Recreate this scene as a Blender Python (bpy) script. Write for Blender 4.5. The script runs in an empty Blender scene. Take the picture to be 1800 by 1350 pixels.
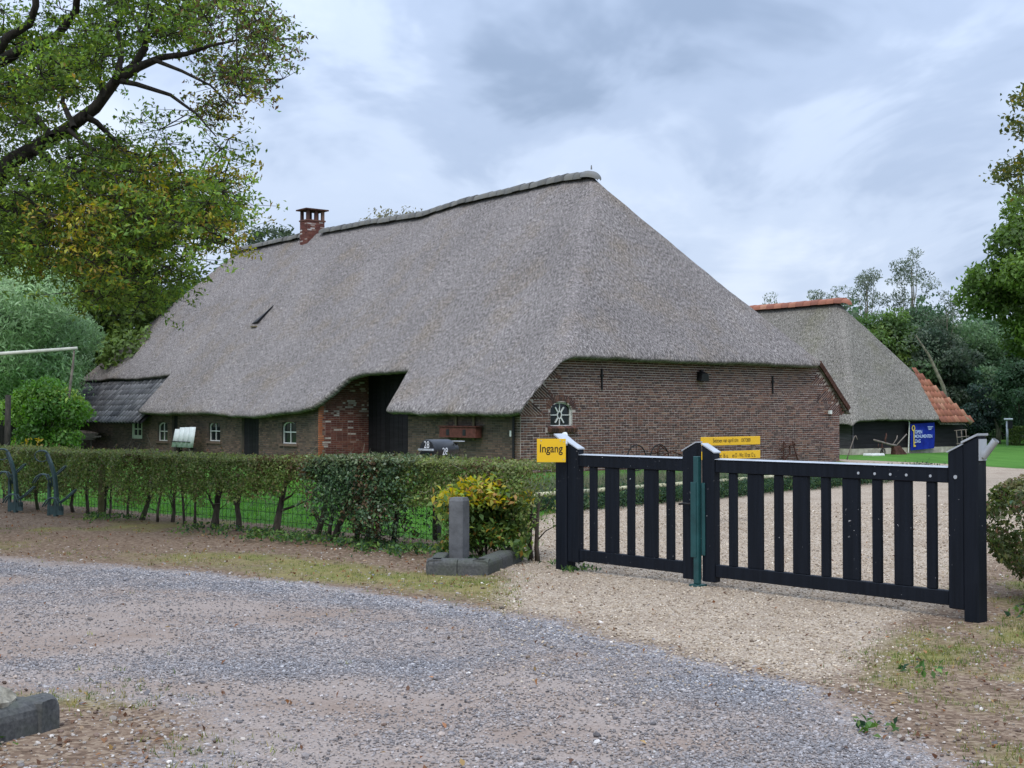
import bpy, bmesh, math, random
import numpy as np
from mathutils import Vector, Matrix

# ------------------------------------------------------------------ camera, sky, sun, exposure
scn = bpy.context.scene
COL = scn.collection
CAM_H = 1.65
PITCH = math.radians(1.2346)
cam = bpy.data.cameras.new('camera'); camo = bpy.data.objects.new('camera', cam); COL.objects.link(camo)
camo.location = (0, 0, CAM_H); camo.rotation_euler = (math.pi/2 + PITCH, 0, 0)
cam.sensor_width = 36; cam.lens = 46.4; cam.clip_start = 0.1; cam.clip_end = 3000
scn.camera = camo

SUN_EL, SUN_AZ = math.radians(52), math.radians(188)     # azimuth clockwise from +Y (north)
SKY_NISHITA = 0.10
world = bpy.data.worlds.new('World'); scn.world = world; world.use_nodes = True
wn = world.node_tree; wn.nodes.clear()
def wnode(t, **k):
    n = wn.nodes.new(t)
    for a, b in k.items(): setattr(n, a, b)
    return n
def wmath(op, a, b=None, clamp=False):
    n = wnode('ShaderNodeMath', operation=op, use_clamp=clamp)
    for i, v in enumerate((a, b)):
        if v is None: continue
        if isinstance(v, (int, float)): n.inputs[i].default_value = v
        else: wn.links.new(v, n.inputs[i])
    return n.outputs[0]
geo = wnode('ShaderNodeTexCoord'); sep = wnode('ShaderNodeSeparateXYZ'); wn.links.new(geo.outputs['Generated'], sep.inputs[0])
zz = wmath('ADD', wmath('ABSOLUTE', sep.outputs[2]), 0.22)
comb = wnode('ShaderNodeCombineXYZ')
wn.links.new(wmath('DIVIDE', sep.outputs[0], zz), comb.inputs[0]); wn.links.new(wmath('DIVIDE', sep.outputs[1], zz), comb.inputs[1])
def wnoise(scale, detail, off, rough=0.5, stretch=(1, 1, 1), rot=0.0, dist=0.0):
    mp = wnode('ShaderNodeMapping'); mp.inputs['Location'].default_value = off; mp.inputs['Scale'].default_value = stretch
    mp.inputs['Rotation'].default_value = (0, 0, rot)
    wn.links.new(comb.outputs[0], mp.inputs[0])
    n = wnode('ShaderNodeTexNoise'); n.inputs['Scale'].default_value = scale; n.inputs['Detail'].default_value = detail
    n.inputs['Roughness'].default_value = rough; n.inputs['Distortion'].default_value = dist
    wn.links.new(mp.outputs[0], n.inputs['Vector']); return n.outputs[0]
def wramp(fac, stops):
    r = wnode('ShaderNodeValToRGB'); el = r.color_ramp.elements
    while len(el) < len(stops): el.new(0.5)
    for e, (p, c) in zip(el, stops): e.position = p; e.color = (*c, 1)
    r.color_ramp.interpolation = 'EASE'
    wn.links.new(fac, r.inputs[0]); return r.outputs[0]
big = wnoise(0.9, 6, (0.4, 5.2, 0.0), 0.5, (1.0, 0.75, 1), 0.6, 0.35)
fine = wnoise(2.6, 5, (8.8, 2.2, 0.0), 0.55, (1.0, 0.6, 1), 0.6, 0.5)
cl = wmath('ADD', wmath('MULTIPLY', big, 0.62), wmath('MULTIPLY', fine, 0.38))
ccol = wramp(cl, [(0.37, (0.27, 0.35, 0.50)), (0.445, (0.41, 0.505, 0.685)), (0.51, (0.54, 0.64, 0.82)), (0.59, (0.68, 0.77, 0.92))])
# overcast sky: somewhat brighter towards the zenith, as cloud decks are
grad = wmath('ADD', 0.76, wmath('MULTIPLY', wmath('POWER', wmath('MAXIMUM', sep.outputs[2], 0.0), 1.6), 1.6))
nis = wnode('ShaderNodeTexSky', sky_type='NISHITA'); nis.sun_disc = False
nis.sun_elevation = SUN_EL; nis.sun_rotation = SUN_AZ; nis.air_density = 1.2; nis.dust_density = 1.5
b1 = wnode('ShaderNodeBackground'); b1.inputs[1].default_value = SKY_NISHITA; wn.links.new(nis.outputs[0], b1.inputs[0])
b2 = wnode('ShaderNodeBackground'); wn.links.new(ccol, b2.inputs[0]); wn.links.new(grad, b2.inputs[1])
msk = wramp(cl, [(0.36, (0.90, 0.90, 0.90)), (0.50, (0.96, 0.96, 0.96))])
mixs = wnode('ShaderNodeMixShader'); wn.links.new(msk, mixs.inputs[0]); wn.links.new(b1.outputs[0], mixs.inputs[1]); wn.links.new(b2.outputs[0], mixs.inputs[2])
wo = wnode('ShaderNodeOutputWorld'); wn.links.new(mixs.outputs[0], wo.inputs[0])

sl = bpy.data.lights.new('sun', 'SUN'); sl.energy = 1.5; sl.angle = math.radians(24); sl.color = (1.0, 0.95, 0.88)
so = bpy.data.objects.new('sun', sl); COL.objects.link(so)
sd = Vector((math.sin(SUN_AZ)*math.cos(SUN_EL), math.cos(SUN_AZ)*math.cos(SUN_EL), math.sin(SUN_EL)))
so.rotation_euler = sd.to_track_quat('Z', 'Y').to_euler(); so.location = sd*60
vs = scn.view_settings; vs.view_transform = 'Standard'; vs.look = 'None'; vs.exposure = 0.52; vs.gamma = 1; vs.use_curve_mapping = False
scn.cycles.max_bounces = 6; scn.cycles.diffuse_bounces = 3; scn.cycles.transmission_bounces = 4; scn.cycles.glossy_bounces = 2
scn.cycles.use_denoising = True

rng = np.random.default_rng(7); random.seed(7)

# ------------------------------------------------------------------ helpers: objects
def tag(o, label=None, cat=None, group=None, kind=None):
    if label: o['label'] = label
    if cat: o['category'] = cat
    if group: o['group'] = group
    if kind: o['kind'] = kind
    return o
def thing(name, label, cat, loc=(0, 0, 0), rotz=0, group=None):
    o = bpy.data.objects.new(name, None); COL.objects.link(o); o.empty_display_size = 0.2
    o.location = loc; o.rotation_euler = (0, 0, rotz)
    return tag(o, label, cat, group)
def link(name, me, parent=None, loc=(0, 0, 0), rot=(0, 0, 0), scale=(1, 1, 1)):
    o = bpy.data.objects.new(name, me); COL.objects.link(o)
    o.location = loc; o.rotation_euler = rot; o.scale = scale
    if parent: o.parent = parent
    return o
def copy_tree(o, parent=None):
    c = o.copy(); COL.objects.link(c)
    if parent: c.parent = parent
    for ch in list(o.children): copy_tree(ch, c)
    return c
class MB:
    def __init__(s): s.v = []; s.f = []
    def add(s, vs, fs):
        b = len(s.v); s.v += [tuple(p) for p in vs]; s.f += [tuple(i + b for i in q) for q in fs]; return s
    def box(s, x0, y0, z0, x1, y1, z1):
        return s.add([(x0,y0,z0),(x1,y0,z0),(x1,y1,z0),(x0,y1,z0),(x0,y0,z1),(x1,y0,z1),(x1,y1,z1),(x0,y1,z1)],
                     [(0,3,2,1),(4,5,6,7),(0,1,5,4),(1,2,6,5),(2,3,7,6),(3,0,4,7)])
    def bar(s, a, b, w, h=None, upv=(0, 0, 1)):           # square bar from a to b
        h = h or w; a = Vector(a); b = Vector(b); d = (b-a).normalized(); u = Vector(upv)
        if abs(d.dot(u)) > 0.95: u = Vector((1, 0, 0))
        p = d.cross(u).normalized(); q = p.cross(d).normalized()
        vs = []
        for c in (a, b):
            for i, j in ((-1,-1),(1,-1),(1,1),(-1,1)): vs.append(c + p*i*w/2 + q*j*h/2)
        return s.add(vs, [(3,2,1,0),(4,5,6,7),(0,1,5,4),(1,2,6,5),(2,3,7,6),(3,0,4,7)])
    def tube(s, pts, rad, n=6, cap=True):
        pts = [Vector(p) for p in pts]; m = len(pts)
        if isinstance(rad, (int, float)): rad = [rad]*m
        b = len(s.v); prev = None
        for i, p in enumerate(pts):
            d = (pts[min(i+1, m-1)] - pts[max(i-1, 0)]).normalized()
            if prev is None:
                u = Vector((0, 0, 1)) if abs(d.z) < 0.9 else Vector((1, 0, 0)); u = d.cross(u).normalized()
            else:
                u = (prev - d*prev.dot(d)).normalized()
            prev = u; w = d.cross(u)
            for k in range(n):
                a = 2*math.pi*k/n; q = p + (u*math.cos(a) + w*math.sin(a))*rad[i]; s.v.append(tuple(q))
        for i in range(m-1):
            for k in range(n):
                a0 = b+i*n+k; a1 = b+i*n+(k+1) % n; s.f.append((a0, a1, a1+n, a0+n))
        if cap:
            s.f.append(tuple(b+k for k in reversed(range(n)))); s.f.append(tuple(b+(m-1)*n+k for k in range(n)))
        return s
    def prism(s, poly, y0, y1):                            # polygon in XZ extruded along Y
        n = len(poly); vs = [(x, y0, z) for x, z in poly] + [(x, y1, z) for x, z in poly]
        fs = [tuple(range(n)), tuple(reversed(range(n, 2*n)))] + [(i, n+i, n+(i+1) % n, (i+1) % n) for i in range(n)]
        return s.add(vs, fs)
    def mesh(s, name, mat=None, smooth=False, bevel=0):
        me = bpy.data.meshes.new(name); me.from_pydata(s.v, [], s.f)
        if bevel:
            bm = bmesh.new(); bm.from_mesh(me); bmesh.ops.recalc_face_normals(bm, faces=bm.faces)
            bmesh.ops.bevel(bm, geom=list(bm.edges), offset=bevel, segments=1, affect='EDGES', profile=0.5); bm.to_mesh(me); bm.free()
        if mat: me.materials.append(mat)
        if smooth: me.polygons.foreach_set('use_smooth', [True]*len(me.polygons))
        me.update(); return me
    def build(s, name, mat, parent=None, smooth=False, bevel=0, **k):
        return link(name, s.mesh(name, mat, smooth, bevel), parent, **k)
def np_mesh(name, V, Q, mat, col=None, smooth=False, tri=False):
    me = bpy.data.meshes.new(name); n = len(Q); k = Q.shape[1]
    me.vertices.add(len(V)); me.vertices.foreach_set('co', np.asarray(V, np.float32).ravel())
    me.loops.add(n*k); me.loops.foreach_set('vertex_index', np.asarray(Q, np.int32).ravel())
    me.polygons.add(n); me.polygons.foreach_set('loop_start', np.arange(0, n*k, k, dtype=np.int32))
    try: me.polygons.foreach_set('loop_total', np.full(n, k, np.int32))
    except Exception: pass
    if smooth: me.polygons.foreach_set('use_smooth', np.ones(n, bool))
    me.update(calc_edges=True); me.validate()
    if col is not None:
        at = me.attributes.new('col', 'FLOAT_COLOR', 'POINT')
        c = np.ones((len(V), 4), np.float32); c[:, :col.shape[1]] = col; at.data.foreach_set('color', c.ravel())
    if mat: me.materials.append(mat)
    return me
F_PX = 2320.0
def pt(x, y, Y):                                            # a spot in the place, given where it shows and how far off it is
    sp, cp = math.sin(PITCH), math.cos(PITCH); a = (x-900)/F_PX; b = -(y-675)/F_PX
    d = (a, cp - b*sp, sp + b*cp); t = Y/d[1]; return Vector((d[0]*t, Y, CAM_H + d[2]*t))

# ------------------------------------------------------------------ helpers: materials
class G:
    def __init__(s, name, rough=0.8, spec=0.3):
        s.m = bpy.data.materials.new(name); s.m.use_nodes = True; s.t = s.m.node_tree; s.t.nodes.clear()
        s.o = s.n('ShaderNodeOutputMaterial'); s.b = s.n('ShaderNodeBsdfPrincipled')
        s.b.inputs['Roughness'].default_value = rough; s.b.inputs['Specular IOR Level'].default_value = spec
        s.l(s.b.outputs[0], s.o.inputs[0]); s.tc = s.n('ShaderNodeTexCoord')
    def n(s, t, **k):
        q = s.t.nodes.new(t)
        for a, b in k.items(): setattr(q, a, b)
        return q
    def l(s, a, b): s.t.links.new(a, b)
    def put(s, sock, v):
        if v is None: return
        if isinstance(v, bpy.types.NodeSocket): s.l(v, sock)
        elif isinstance(v, tuple) and len(v) == 3 and sock.type == 'RGBA': sock.default_value = (*v, 1)
        else: sock.default_value = v
    def obj(s): return s.tc.outputs['Object']
    def mapping(s, vec, scale=(1, 1, 1), rot=(0, 0, 0), loc=(0, 0, 0)):
        m = s.n('ShaderNodeMapping'); s.l(vec, m.inputs[0]); m.inputs['Scale'].default_value = scale
        m.inputs['Rotation'].default_value = rot; m.inputs['Location'].default_value = loc; return m.outputs[0]
    def noise(s, scale, detail=3, vec=None, rough=0.55, out=0, dist=0):
        q = s.n('ShaderNodeTexNoise'); s.l(vec or s.obj(), q.inputs['Vector']); q.inputs['Scale'].default_value = scale
        q.inputs['Detail'].default_value = detail; q.inputs['Roughness'].default_value = rough; q.inputs['Distortion'].default_value = dist
        return q.outputs[out]
    def voro(s, scale, vec=None, out='Color', feature='F1', rnd=1.0):
        q = s.n('ShaderNodeTexVoronoi', feature=feature); s.l(vec or s.obj(), q.inputs['Vector']); q.inputs['Scale'].default_value = scale
        q.inputs['Randomness'].default_value = rnd; return q.outputs[out]
    def ramp(s, fac, stops, ease=False):
        r = s.n('ShaderNodeValToRGB'); el = r.color_ramp.elements
        while len(el) < len(stops): el.new(0.5)
        for e, (p, c) in zip(el, stops): e.position = p; e.color = (*c, 1) if isinstance(c, tuple) else (c, c, c, 1)
        if ease: r.color_ramp.interpolation = 'EASE'
        s.l(fac, r.inputs[0]); return r.outputs[0]
    def mix(s, fac, a, b, mode='MIX'):
        q = s.n('ShaderNodeMix', data_type='RGBA', blend_type=mode); s.put(q.inputs[0], fac); s.put(q.inputs[6], a); s.put(q.inputs[7], b); return q.outputs[2]
    def math(s, op, a, b=None, clamp=False):
        q = s.n('ShaderNodeMath', operation=op, use_clamp=clamp); s.put(q.inputs[0], a); s.put(q.inputs[1], b); return q.outputs[0]
    def hsv(s, col, h=0.5, sat=1.0, val=1.0):
        q = s.n('ShaderNodeHueSaturation'); s.put(q.inputs['Hue'], h); s.put(q.inputs['Saturation'], sat); s.put(q.inputs['Value'], val); s.put(q.inputs['Color'], col); return q.outputs[0]
    def attr(s, name, out='Color'):
        q = s.n('ShaderNodeAttribute', attribute_name=name); return q.outputs[out]
    def rnd(s):                                             # random per object and per island
        a = s.n('ShaderNodeObjectInfo').outputs['Random']; b = s.n('ShaderNodeNewGeometry').outputs['Random Per Island']
        return s.math('FRACT', s.math('ADD', a, b))
    def bump(s, h, strength=0.5, dist=0.02):
        q = s.n('ShaderNodeBump'); q.inputs['Strength'].default_value = strength; q.inputs['Distance'].default_value = dist
        s.l(h, q.inputs['Height']); s.l(q.outputs[0], s.b.inputs['Normal'])
    def base(s, v): s.put(s.b.inputs['Base Color'], v); return s
    def rough(s, v): s.put(s.b.inputs['Roughness'], v); return s

def simple(name, col, rough=0.7, spec=0.3, var=0.25, scale=6.0, bump=0.0, metal=0.0):
    g = G(name, rough, spec); n = g.noise(scale, 5)
    dark = tuple(c*(1-var) for c in col); lite = tuple(min(1, c*(1+var)) for c in col)
    g.base(g.ramp(n, [(0.3, dark), (0.7, lite)])); g.b.inputs['Metallic'].default_value = metal
    if bump: g.bump(g.noise(scale*6, 4), bump, 0.01)
    return g.m

def foliage_mat(name, trans=0.35, rough=0.55, hue_var=0.03, val_var=0.35):
    g = G(name, rough, 0.35); c = g.attr('col')
    g.base(c)
    tr = g.n('ShaderNodeBsdfTranslucent'); g.l(g.hsv(c, 0.485, 1.15, 1.5), tr.inputs[0])
    mx = g.n('ShaderNodeMixShader'); mx.inputs[0].default_value = trans
    g.l(g.b.outputs[0], mx.inputs[1]); g.l(tr.outputs[0], mx.inputs[2]); g.l(mx.outputs[0], g.o.inputs[0])
    return g.m
M = {}
M['leaf'] = foliage_mat('leaf', 0.42)
M['leaf_glossy'] = foliage_mat('leaf_glossy', 0.15, 0.35)
M['grass'] = foliage_mat('grass_blade', 0.4, 0.6)
g = G('bark', 0.9, 0.2); v = g.mapping(g.obj(), (6, 6, 1.5)); nn = g.noise(3, 6, v)
g.base(g.mix(g.ramp(g.noise(1.3, 3), [(0.45, 0.0), (0.65, 0.6)]), g.ramp(nn, [(0.3, (0.025, 0.02, 0.015)), (0.7, (0.11, 0.09, 0.07))]), (0.07, 0.09, 0.04))); g.bump(nn, 0.8, 0.03); M['bark'] = g.m
g = G('dark_bark', 0.9, 0.2); v = g.mapping(g.obj(), (6, 6, 1.5)); nn = g.noise(3, 6, v)
g.base(g.ramp(nn, [(0.3, (0.014, 0.013, 0.012)), (0.7, (0.055, 0.048, 0.04))])); g.bump(nn, 0.8, 0.03); M['dark_bark'] = g.m
g = G('pale_bark', 0.9, 0.2); nn = g.noise(5, 5)
g.base(g.ramp(nn, [(0.3, (0.09, 0.085, 0.06)), (0.7, (0.24, 0.23, 0.17))])); M['pale_bark'] = g.m

def thatch(name, c0, c1, c2, moss):
    g = G(name, 0.95, 0.1)
    uv = g.attr('uvl', 'Vector'); uh = g.attr('uvh', 'Vector'); hm = g.attr('hip', 'Fac')
    def grain(u_):
        a = g.noise(1.0, 2, g.mapping(u_, (30, 8, 18)), 0.6, dist=0.5); b = g.noise(1.0, 3, g.mapping(u_, (64, 17, 34)), 0.65, dist=0.3)
        return g.math('ADD', g.math('MULTIPLY', a, 0.5), g.math('MULTIPLY', b, 0.5))
    ha = grain(uv); hb_ = grain(uh)
    mxf = g.n('ShaderNodeMix', data_type='FLOAT'); g.l(hm, mxf.inputs[0]); g.l(ha, mxf.inputs[2]); g.l(hb_, mxf.inputs[3]); h = mxf.outputs[0]
    fib = g.ramp(h, [(0.38, c0), (0.50, c1), (0.61, c2)])
    patch = g.noise(0.35, 4, None, 0.6); streak = g.noise(1.0, 3, g.mapping(uv, (1.6, 0.22, 1)), 0.6)
    val = g.math('ADD', 0.52, g.math('ADD', g.math('MULTIPLY', patch, 0.60), g.math('MULTIPLY', streak, 0.36)))
    col = g.hsv(fib, 0.5, 1.0, val)
    col = g.mix(g.ramp(g.noise(0.6, 5, None, 0.65), [(0.50, 0.0), (0.72, 0.55)]), col, g.mix(1.0, fib, moss, 'MULTIPLY'))
    g.base(col); g.bump(h, 1.0, 0.05); return g.m
M['thatch'] = thatch('thatch', (0.052, 0.047, 0.045), (0.174, 0.157, 0.150), (0.41, 0.373, 0.355), (1.0, 0.88, 0.66))
M['thatch_old'] = thatch('thatch_mossy', (0.055, 0.051, 0.044), (0.17, 0.158, 0.138), (0.36, 0.335, 0.295), (0.80, 0.82, 0.58))

def brick(name, stops, grime, gsc=1.2):
    g = G(name, 0.9, 0.15); c = g.ramp(g.rnd(), stops)
    c = g.mix(g.ramp(g.noise(30, 4), [(0.4, 0.0), (0.7, 0.35)]), c, (0.16, 0.12, 0.11))
    c = g.mix(g.ramp(g.noise(gsc, 4), [(0.42, 0.0), (0.68, 0.55)]), c, grime)
    g.base(c); g.bump(g.noise(60, 4), 0.4, 0.004); return g.m
M['brick'] = brick('brick', [(0.0, (0.045, 0.027, 0.025)), (0.35, (0.085, 0.045, 0.038)), (0.65, (0.135, 0.064, 0.048)), (0.88, (0.18, 0.085, 0.058)), (1.0, (0.23, 0.14, 0.10))], (0.085, 0.042, 0.038))
M['brick_grey'] = brick('aged_brick', [(0.0, (0.06, 0.045, 0.036)), (0.5, (0.125, 0.085, 0.065)), (1.0, (0.19, 0.125, 0.09))], (0.075, 0.075, 0.05))
M['brick_red'] = brick('red_brick', [(0.0, (0.10, 0.035, 0.028)), (0.6, (0.17, 0.055, 0.042)), (0.84, (0.22, 0.09, 0.06)), (0.90, (0.45, 0.36, 0.32)), (1.0, (0.62, 0.58, 0.55))], (0.09, 0.03, 0.03), 2.2)
M['brick_orange'] = brick('orange_brick', [(0.0, (0.30, 0.10, 0.045)), (0.7, (0.42, 0.13, 0.055)), (1.0, (0.5, 0.26, 0.15))], (0.3, 0.12, 0.06), 2.2)
M['mortar'] = simple('mortar', (0.42, 0.35, 0.32), 0.95, 0.1, 0.22, 1.2)
M['mortar_dark'] = simple('old_mortar', (0.12, 0.105, 0.088), 0.95, 0.1, 0.3, 1.5)
M['mortar_red'] = simple('crumbling_mortar', (0.22, 0.15, 0.13), 0.95, 0.1, 0.4, 5)
M['pale_stone'] = simple('pale_plinth', (0.38, 0.35, 0.29), 0.95, 0.1, 0.35, 4)
def planks_mat(name, col, rough=0.75):
    g = G(name, rough, 0.25); n = g.noise(1, 5, g.mapping(g.obj(), (1.2, 1.2, 14)))
    r = g.rnd(); c = g.ramp(n, [(0.3, tuple(x*0.6 for x in col)), (0.7, tuple(x*1.4 for x in col))])
    g.base(g.hsv(c, 0.5, 1.0, g.math('ADD', 0.7, g.math('MULTIPLY', r, 0.6)))); return g.m
M['black_plank'] = planks_mat('black_plank_with_shade', (0.012, 0.011, 0.013))  # black doors; on the barn's end wall eave shade in the colour
M['grey_plank'] = planks_mat('grey_lit_plank', (0.085, 0.075, 0.085))  # barn side boards, coloured as the lit face
g = G('black_paint', 0.5, 0.18)
chips = g.ramp(g.noise(38, 2), [(0.725, 0.0), (0.735, 1.0)]); area = g.ramp(g.noise(2.3, 2), [(0.52, 0.0), (0.62, 1.0)])
gr = g.noise(1, 4, g.mapping(g.obj(), (26, 26, 1.4)))
g.base(g.mix(g.math('MULTIPLY', chips, area), g.ramp(gr, [(0.3, (0.0030, 0.0048, 0.0085)), (0.75, (0.0075, 0.0105, 0.017))]), (0.4, 0.4, 0.4)))
g.rough(g.ramp(g.noise(5, 4), [(0.3, 0.42), (0.7, 0.65)])); g.bump(gr, 0.7, 0.006); M['black_paint'] = g.m
M['white_paint'] = simple('white_paint', (0.62, 0.63, 0.60), 0.5, 0.4, 0.1)
M['cream_paint'] = simple('pale_green_paint', (0.50, 0.55, 0.42), 0.5, 0.4, 0.1)
M['zinc'] = simple('zinc', (0.42, 0.44, 0.46), 0.45, 0.5, 0.15, 8, metal=0.3)
M['black_iron'] = simple('black_iron', (0.012, 0.012, 0.014), 0.6, 0.3, 0.3)
M['rust'] = simple('rusty_iron', (0.07, 0.035, 0.027), 0.9, 0.15, 0.5, 9, 0.3)
M['green_steel'] = simple('green_painted_steel', (0.012, 0.060, 0.062), 0.38, 0.45, 0.25, 7)
M['rack_green'] = simple('dull_green_steel', (0.045, 0.085, 0.085), 0.45, 0.45, 0.3, 9)
M['yellow'] = simple('yellow_enamel', (0.72, 0.44, 0.012), 0.35, 0.45, 0.05, 3)
M['letter_black'] = simple('black_lettering', (0.012, 0.011, 0.01), 0.5, 0.3, 0.05)
M['letter_white'] = simple('white_lettering', (0.75, 0.76, 0.78), 0.5, 0.3, 0.03)
M['letter_pale'] = simple('pale_lettering', (0.45, 0.55, 0.78), 0.6, 0.2, 0.03)
M['key_yellow'] = simple('yellow_print', (0.62, 0.46, 0.07), 0.6, 0.2, 0.1)
g = G('blue_flag_cloth', 0.8, 0.15); g.base(g.ramp(g.noise(3, 4), [(0.3, (0.004, 0.012, 0.17)), (0.7, (0.010, 0.03, 0.30))])); M['flag_blue'] = g.m
M['glass'] = simple('dark_window_glass', (0.012, 0.016, 0.018), 0.08, 0.5, 0.3, 2)
M['concrete'] = simple('grey_concrete', (0.115, 0.118, 0.122), 0.85, 0.2, 0.3, 7, 0.35)
g = G('mossy_concrete', 0.9, 0.15); n1 = g.noise(4, 5); n2 = g.noise(40, 4)
g.base(g.mix(g.ramp(n1, [(0.42, 0.0), (0.66, 0.7)]), g.ramp(n2, [(0.3, (0.05, 0.052, 0.053)), (0.7, (0.11, 0.11, 0.107))]), (0.075, 0.085, 0.06))); g.bump(n2, 0.5, 0.006); M['kerb'] = g.m
M['rock'] = simple('lichen_rock', (0.27, 0.25, 0.2), 0.95, 0.1, 0.6, 14, 0.6)
g = G('black_roof_tile', 0.6, 0.35); n1 = g.noise(3, 5)
g.base(g.mix(g.ramp(g.noise(1.1, 4), [(0.45, 0.0), (0.72, 0.5)]), g.ramp(g.rnd(), [(0.0, (0.06, 0.062, 0.07)), (1.0, (0.17, 0.17, 0.18))]), (0.11, 0.12, 0.07))); M['tile_black'] = g.m
g = G('orange_roof_tile', 0.7, 0.3)
g.base(g.mix(g.ramp(g.noise(4, 4), [(0.5, 0.0), (0.8, 0.5)]), g.ramp(g.rnd(), [(0.0, (0.20, 0.075, 0.05)), (0.6, (0.29, 0.112, 0.066)), (1.0, (0.36, 0.18, 0.115))]), (0.18, 0.08, 0.05))); M['tile_orange'] = g.m
g = G('ridge_tile', 0.75, 0.25)
g.base(g.mix(g.ramp(g.noise(2.5, 5), [(0.42, 0.0), (0.7, 0.7)]), g.ramp(g.rnd(), [(0.0, (0.08, 0.082, 0.085)), (1.0, (0.15, 0.15, 0.145))]), (0.14, 0.13, 0.10))); M['ridge'] = g.m
M['log'] = simple('pale_weathered_log', (0.40, 0.38, 0.25), 0.85, 0.2, 0.3, 6, 0.2)
M['log_post'] = simple('mossy_post', (0.13, 0.125, 0.06), 0.9, 0.2, 0.4, 6, 0.2)
M['red_wood'] = simple('red_brown_board', (0.10, 0.036, 0.028), 0.8, 0.2, 0.35, 8)
M['tan_wood'] = simple('tan_batten', (0.15, 0.125, 0.075), 0.85, 0.2, 0.3, 8)
M['grey_wood'] = simple('grey_driftwood', (0.17, 0.145, 0.125), 0.9, 0.2, 0.35, 6)
M['pole_wood'] = simple('silver_grey_pole', (0.46, 0.45, 0.39), 0.9, 0.2, 0.2, 6)
M['white_sheet'] = simple('white_corrugated_sheet', (0.52, 0.56, 0.55), 0.55, 0.3, 0.12, 5)
M['mail_black'] = simple('black_enamel', (0.012, 0.013, 0.016), 0.28, 0.5, 0.4, 14)
M['wire'] = simple('fence_wire', (0.02, 0.03, 0.025), 0.6, 0.3, 0.2)

def text_mesh(txt, w, h, mat, depth=0.004, bold=0.0):
    """flat letters fitted to a w x h field, standing in XZ, facing -Y, lower left corner at the origin"""
    cu = bpy.data.curves.new('t', 'FONT'); cu.body = txt; cu.size = 1; cu.extrude = 0.0; cu.offset = bold
    o = bpy.data.objects.new('t', cu); COL.objects.link(o)
    bpy.context.view_layer.update()
    me = bpy.data.meshes.new_from_object(o.evaluated_get(bpy.context.evaluated_depsgraph_get()))
    bpy.data.objects.remove(o)
    n = len(me.vertices); co = np.zeros(n*3, np.float32); me.vertices.foreach_get('co', co); co = co.reshape(-1, 3)
    lo = co.min(0); hi = co.max(0); out = np.zeros_like(co)
    out[:, 0] = (co[:, 0]-lo[0])/(hi[0]-lo[0])*w; out[:, 2] = (co[:, 1]-lo[1])/(hi[1]-lo[1])*h; out[:, 1] = 0
    me.vertices.foreach_set('co', out.ravel()); me.materials.clear(); me.materials.append(mat); me.update(); me.name = 'lettering'
    return me

# ------------------------------------------------------------------ helpers: foliage
def leaves(P, size, colr, aspect=0.5, up=0.5, N=None, fold=0.25, srng=rng, hexa=False):
    """P (n,3); size scalar or (n,); colr (n,3) -> vertices, quads, colours of folded leaf shapes"""
    n = len(P); size = np.broadcast_to(size, (n,))*srng.uniform(0.65, 1.3, n)
    d = srng.normal(size=(n, 3)); d[:, 2] -= 0.25; d /= np.linalg.norm(d, axis=1)[:, None]
    nr = srng.normal(size=(n, 3))*0.8 + np.array([0, 0, up*2])
    if N is not None: nr = nr*0.6 + N*1.2
    s = np.cross(d, nr); s /= np.linalg.norm(s, axis=1)[:, None] + 1e-9; nr = np.cross(s, d)
    L = size[:, None]; W = L*aspect*0.5
    a = P - d*L*0.5; t = P + d*L*0.5 - nr*L*0.12; l = P - d*L*0.02 + s*W + nr*L*fold*0.4; r = P - d*L*0.02 - s*W + nr*L*fold*0.4
    V = np.stack([a, r, t, l], 1).reshape(-1, 3); Q = np.arange(4*n).reshape(-1, 4)
    return V, Q, np.repeat(colr, 4, 0)
def palette(n, cols, w=None, jit=0.25, srng=rng):
    c = np.array(cols, float); i = srng.choice(len(c), n, p=np.array(w)/sum(w) if w else None)
    return c[i]*np.exp(srng.normal(0, jit, (n, 1)))
def leaf_obj(name, P, size, colr, parent, mat='leaf', **k):
    V, Q, C = leaves(np.asarray(P, float), size, colr, **k)
    return link(name, np_mesh(name, V, Q, M[mat], C), parent)
def crown_points(clumps, per, srng, shell=0.55):
    out = []; nr = []; cid = []
    for i, (c, r) in enumerate(clumps):
        n = max(6, int(per*(r[0]*r[1]*r[2])**(2/3)))
        d = srng.normal(size=(n, 3)); d /= np.linalg.norm(d, axis=1)[:, None]
        rad = srng.uniform(shell, 1.0, n)**0.7 * (1 + srng.normal(0, 0.10, n))
        out.append(np.array(c) + d*np.array(r)*rad[:, None]); nr.append(d); cid.append(np.full(n, i))
    return np.concatenate(out), np.concatenate(nr), np.concatenate(cid)
def wobble(a, b, n, amp, srng):
    a = np.array(a, float); b = np.array(b, float); t = np.linspace(0, 1, n)[:, None]
    p = a + (b-a)*t; o = srng.normal(0, amp, (n, 3)); o[0] = 0; o[-1] = 0
    return [Vector(q) for q in p+o]
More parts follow.
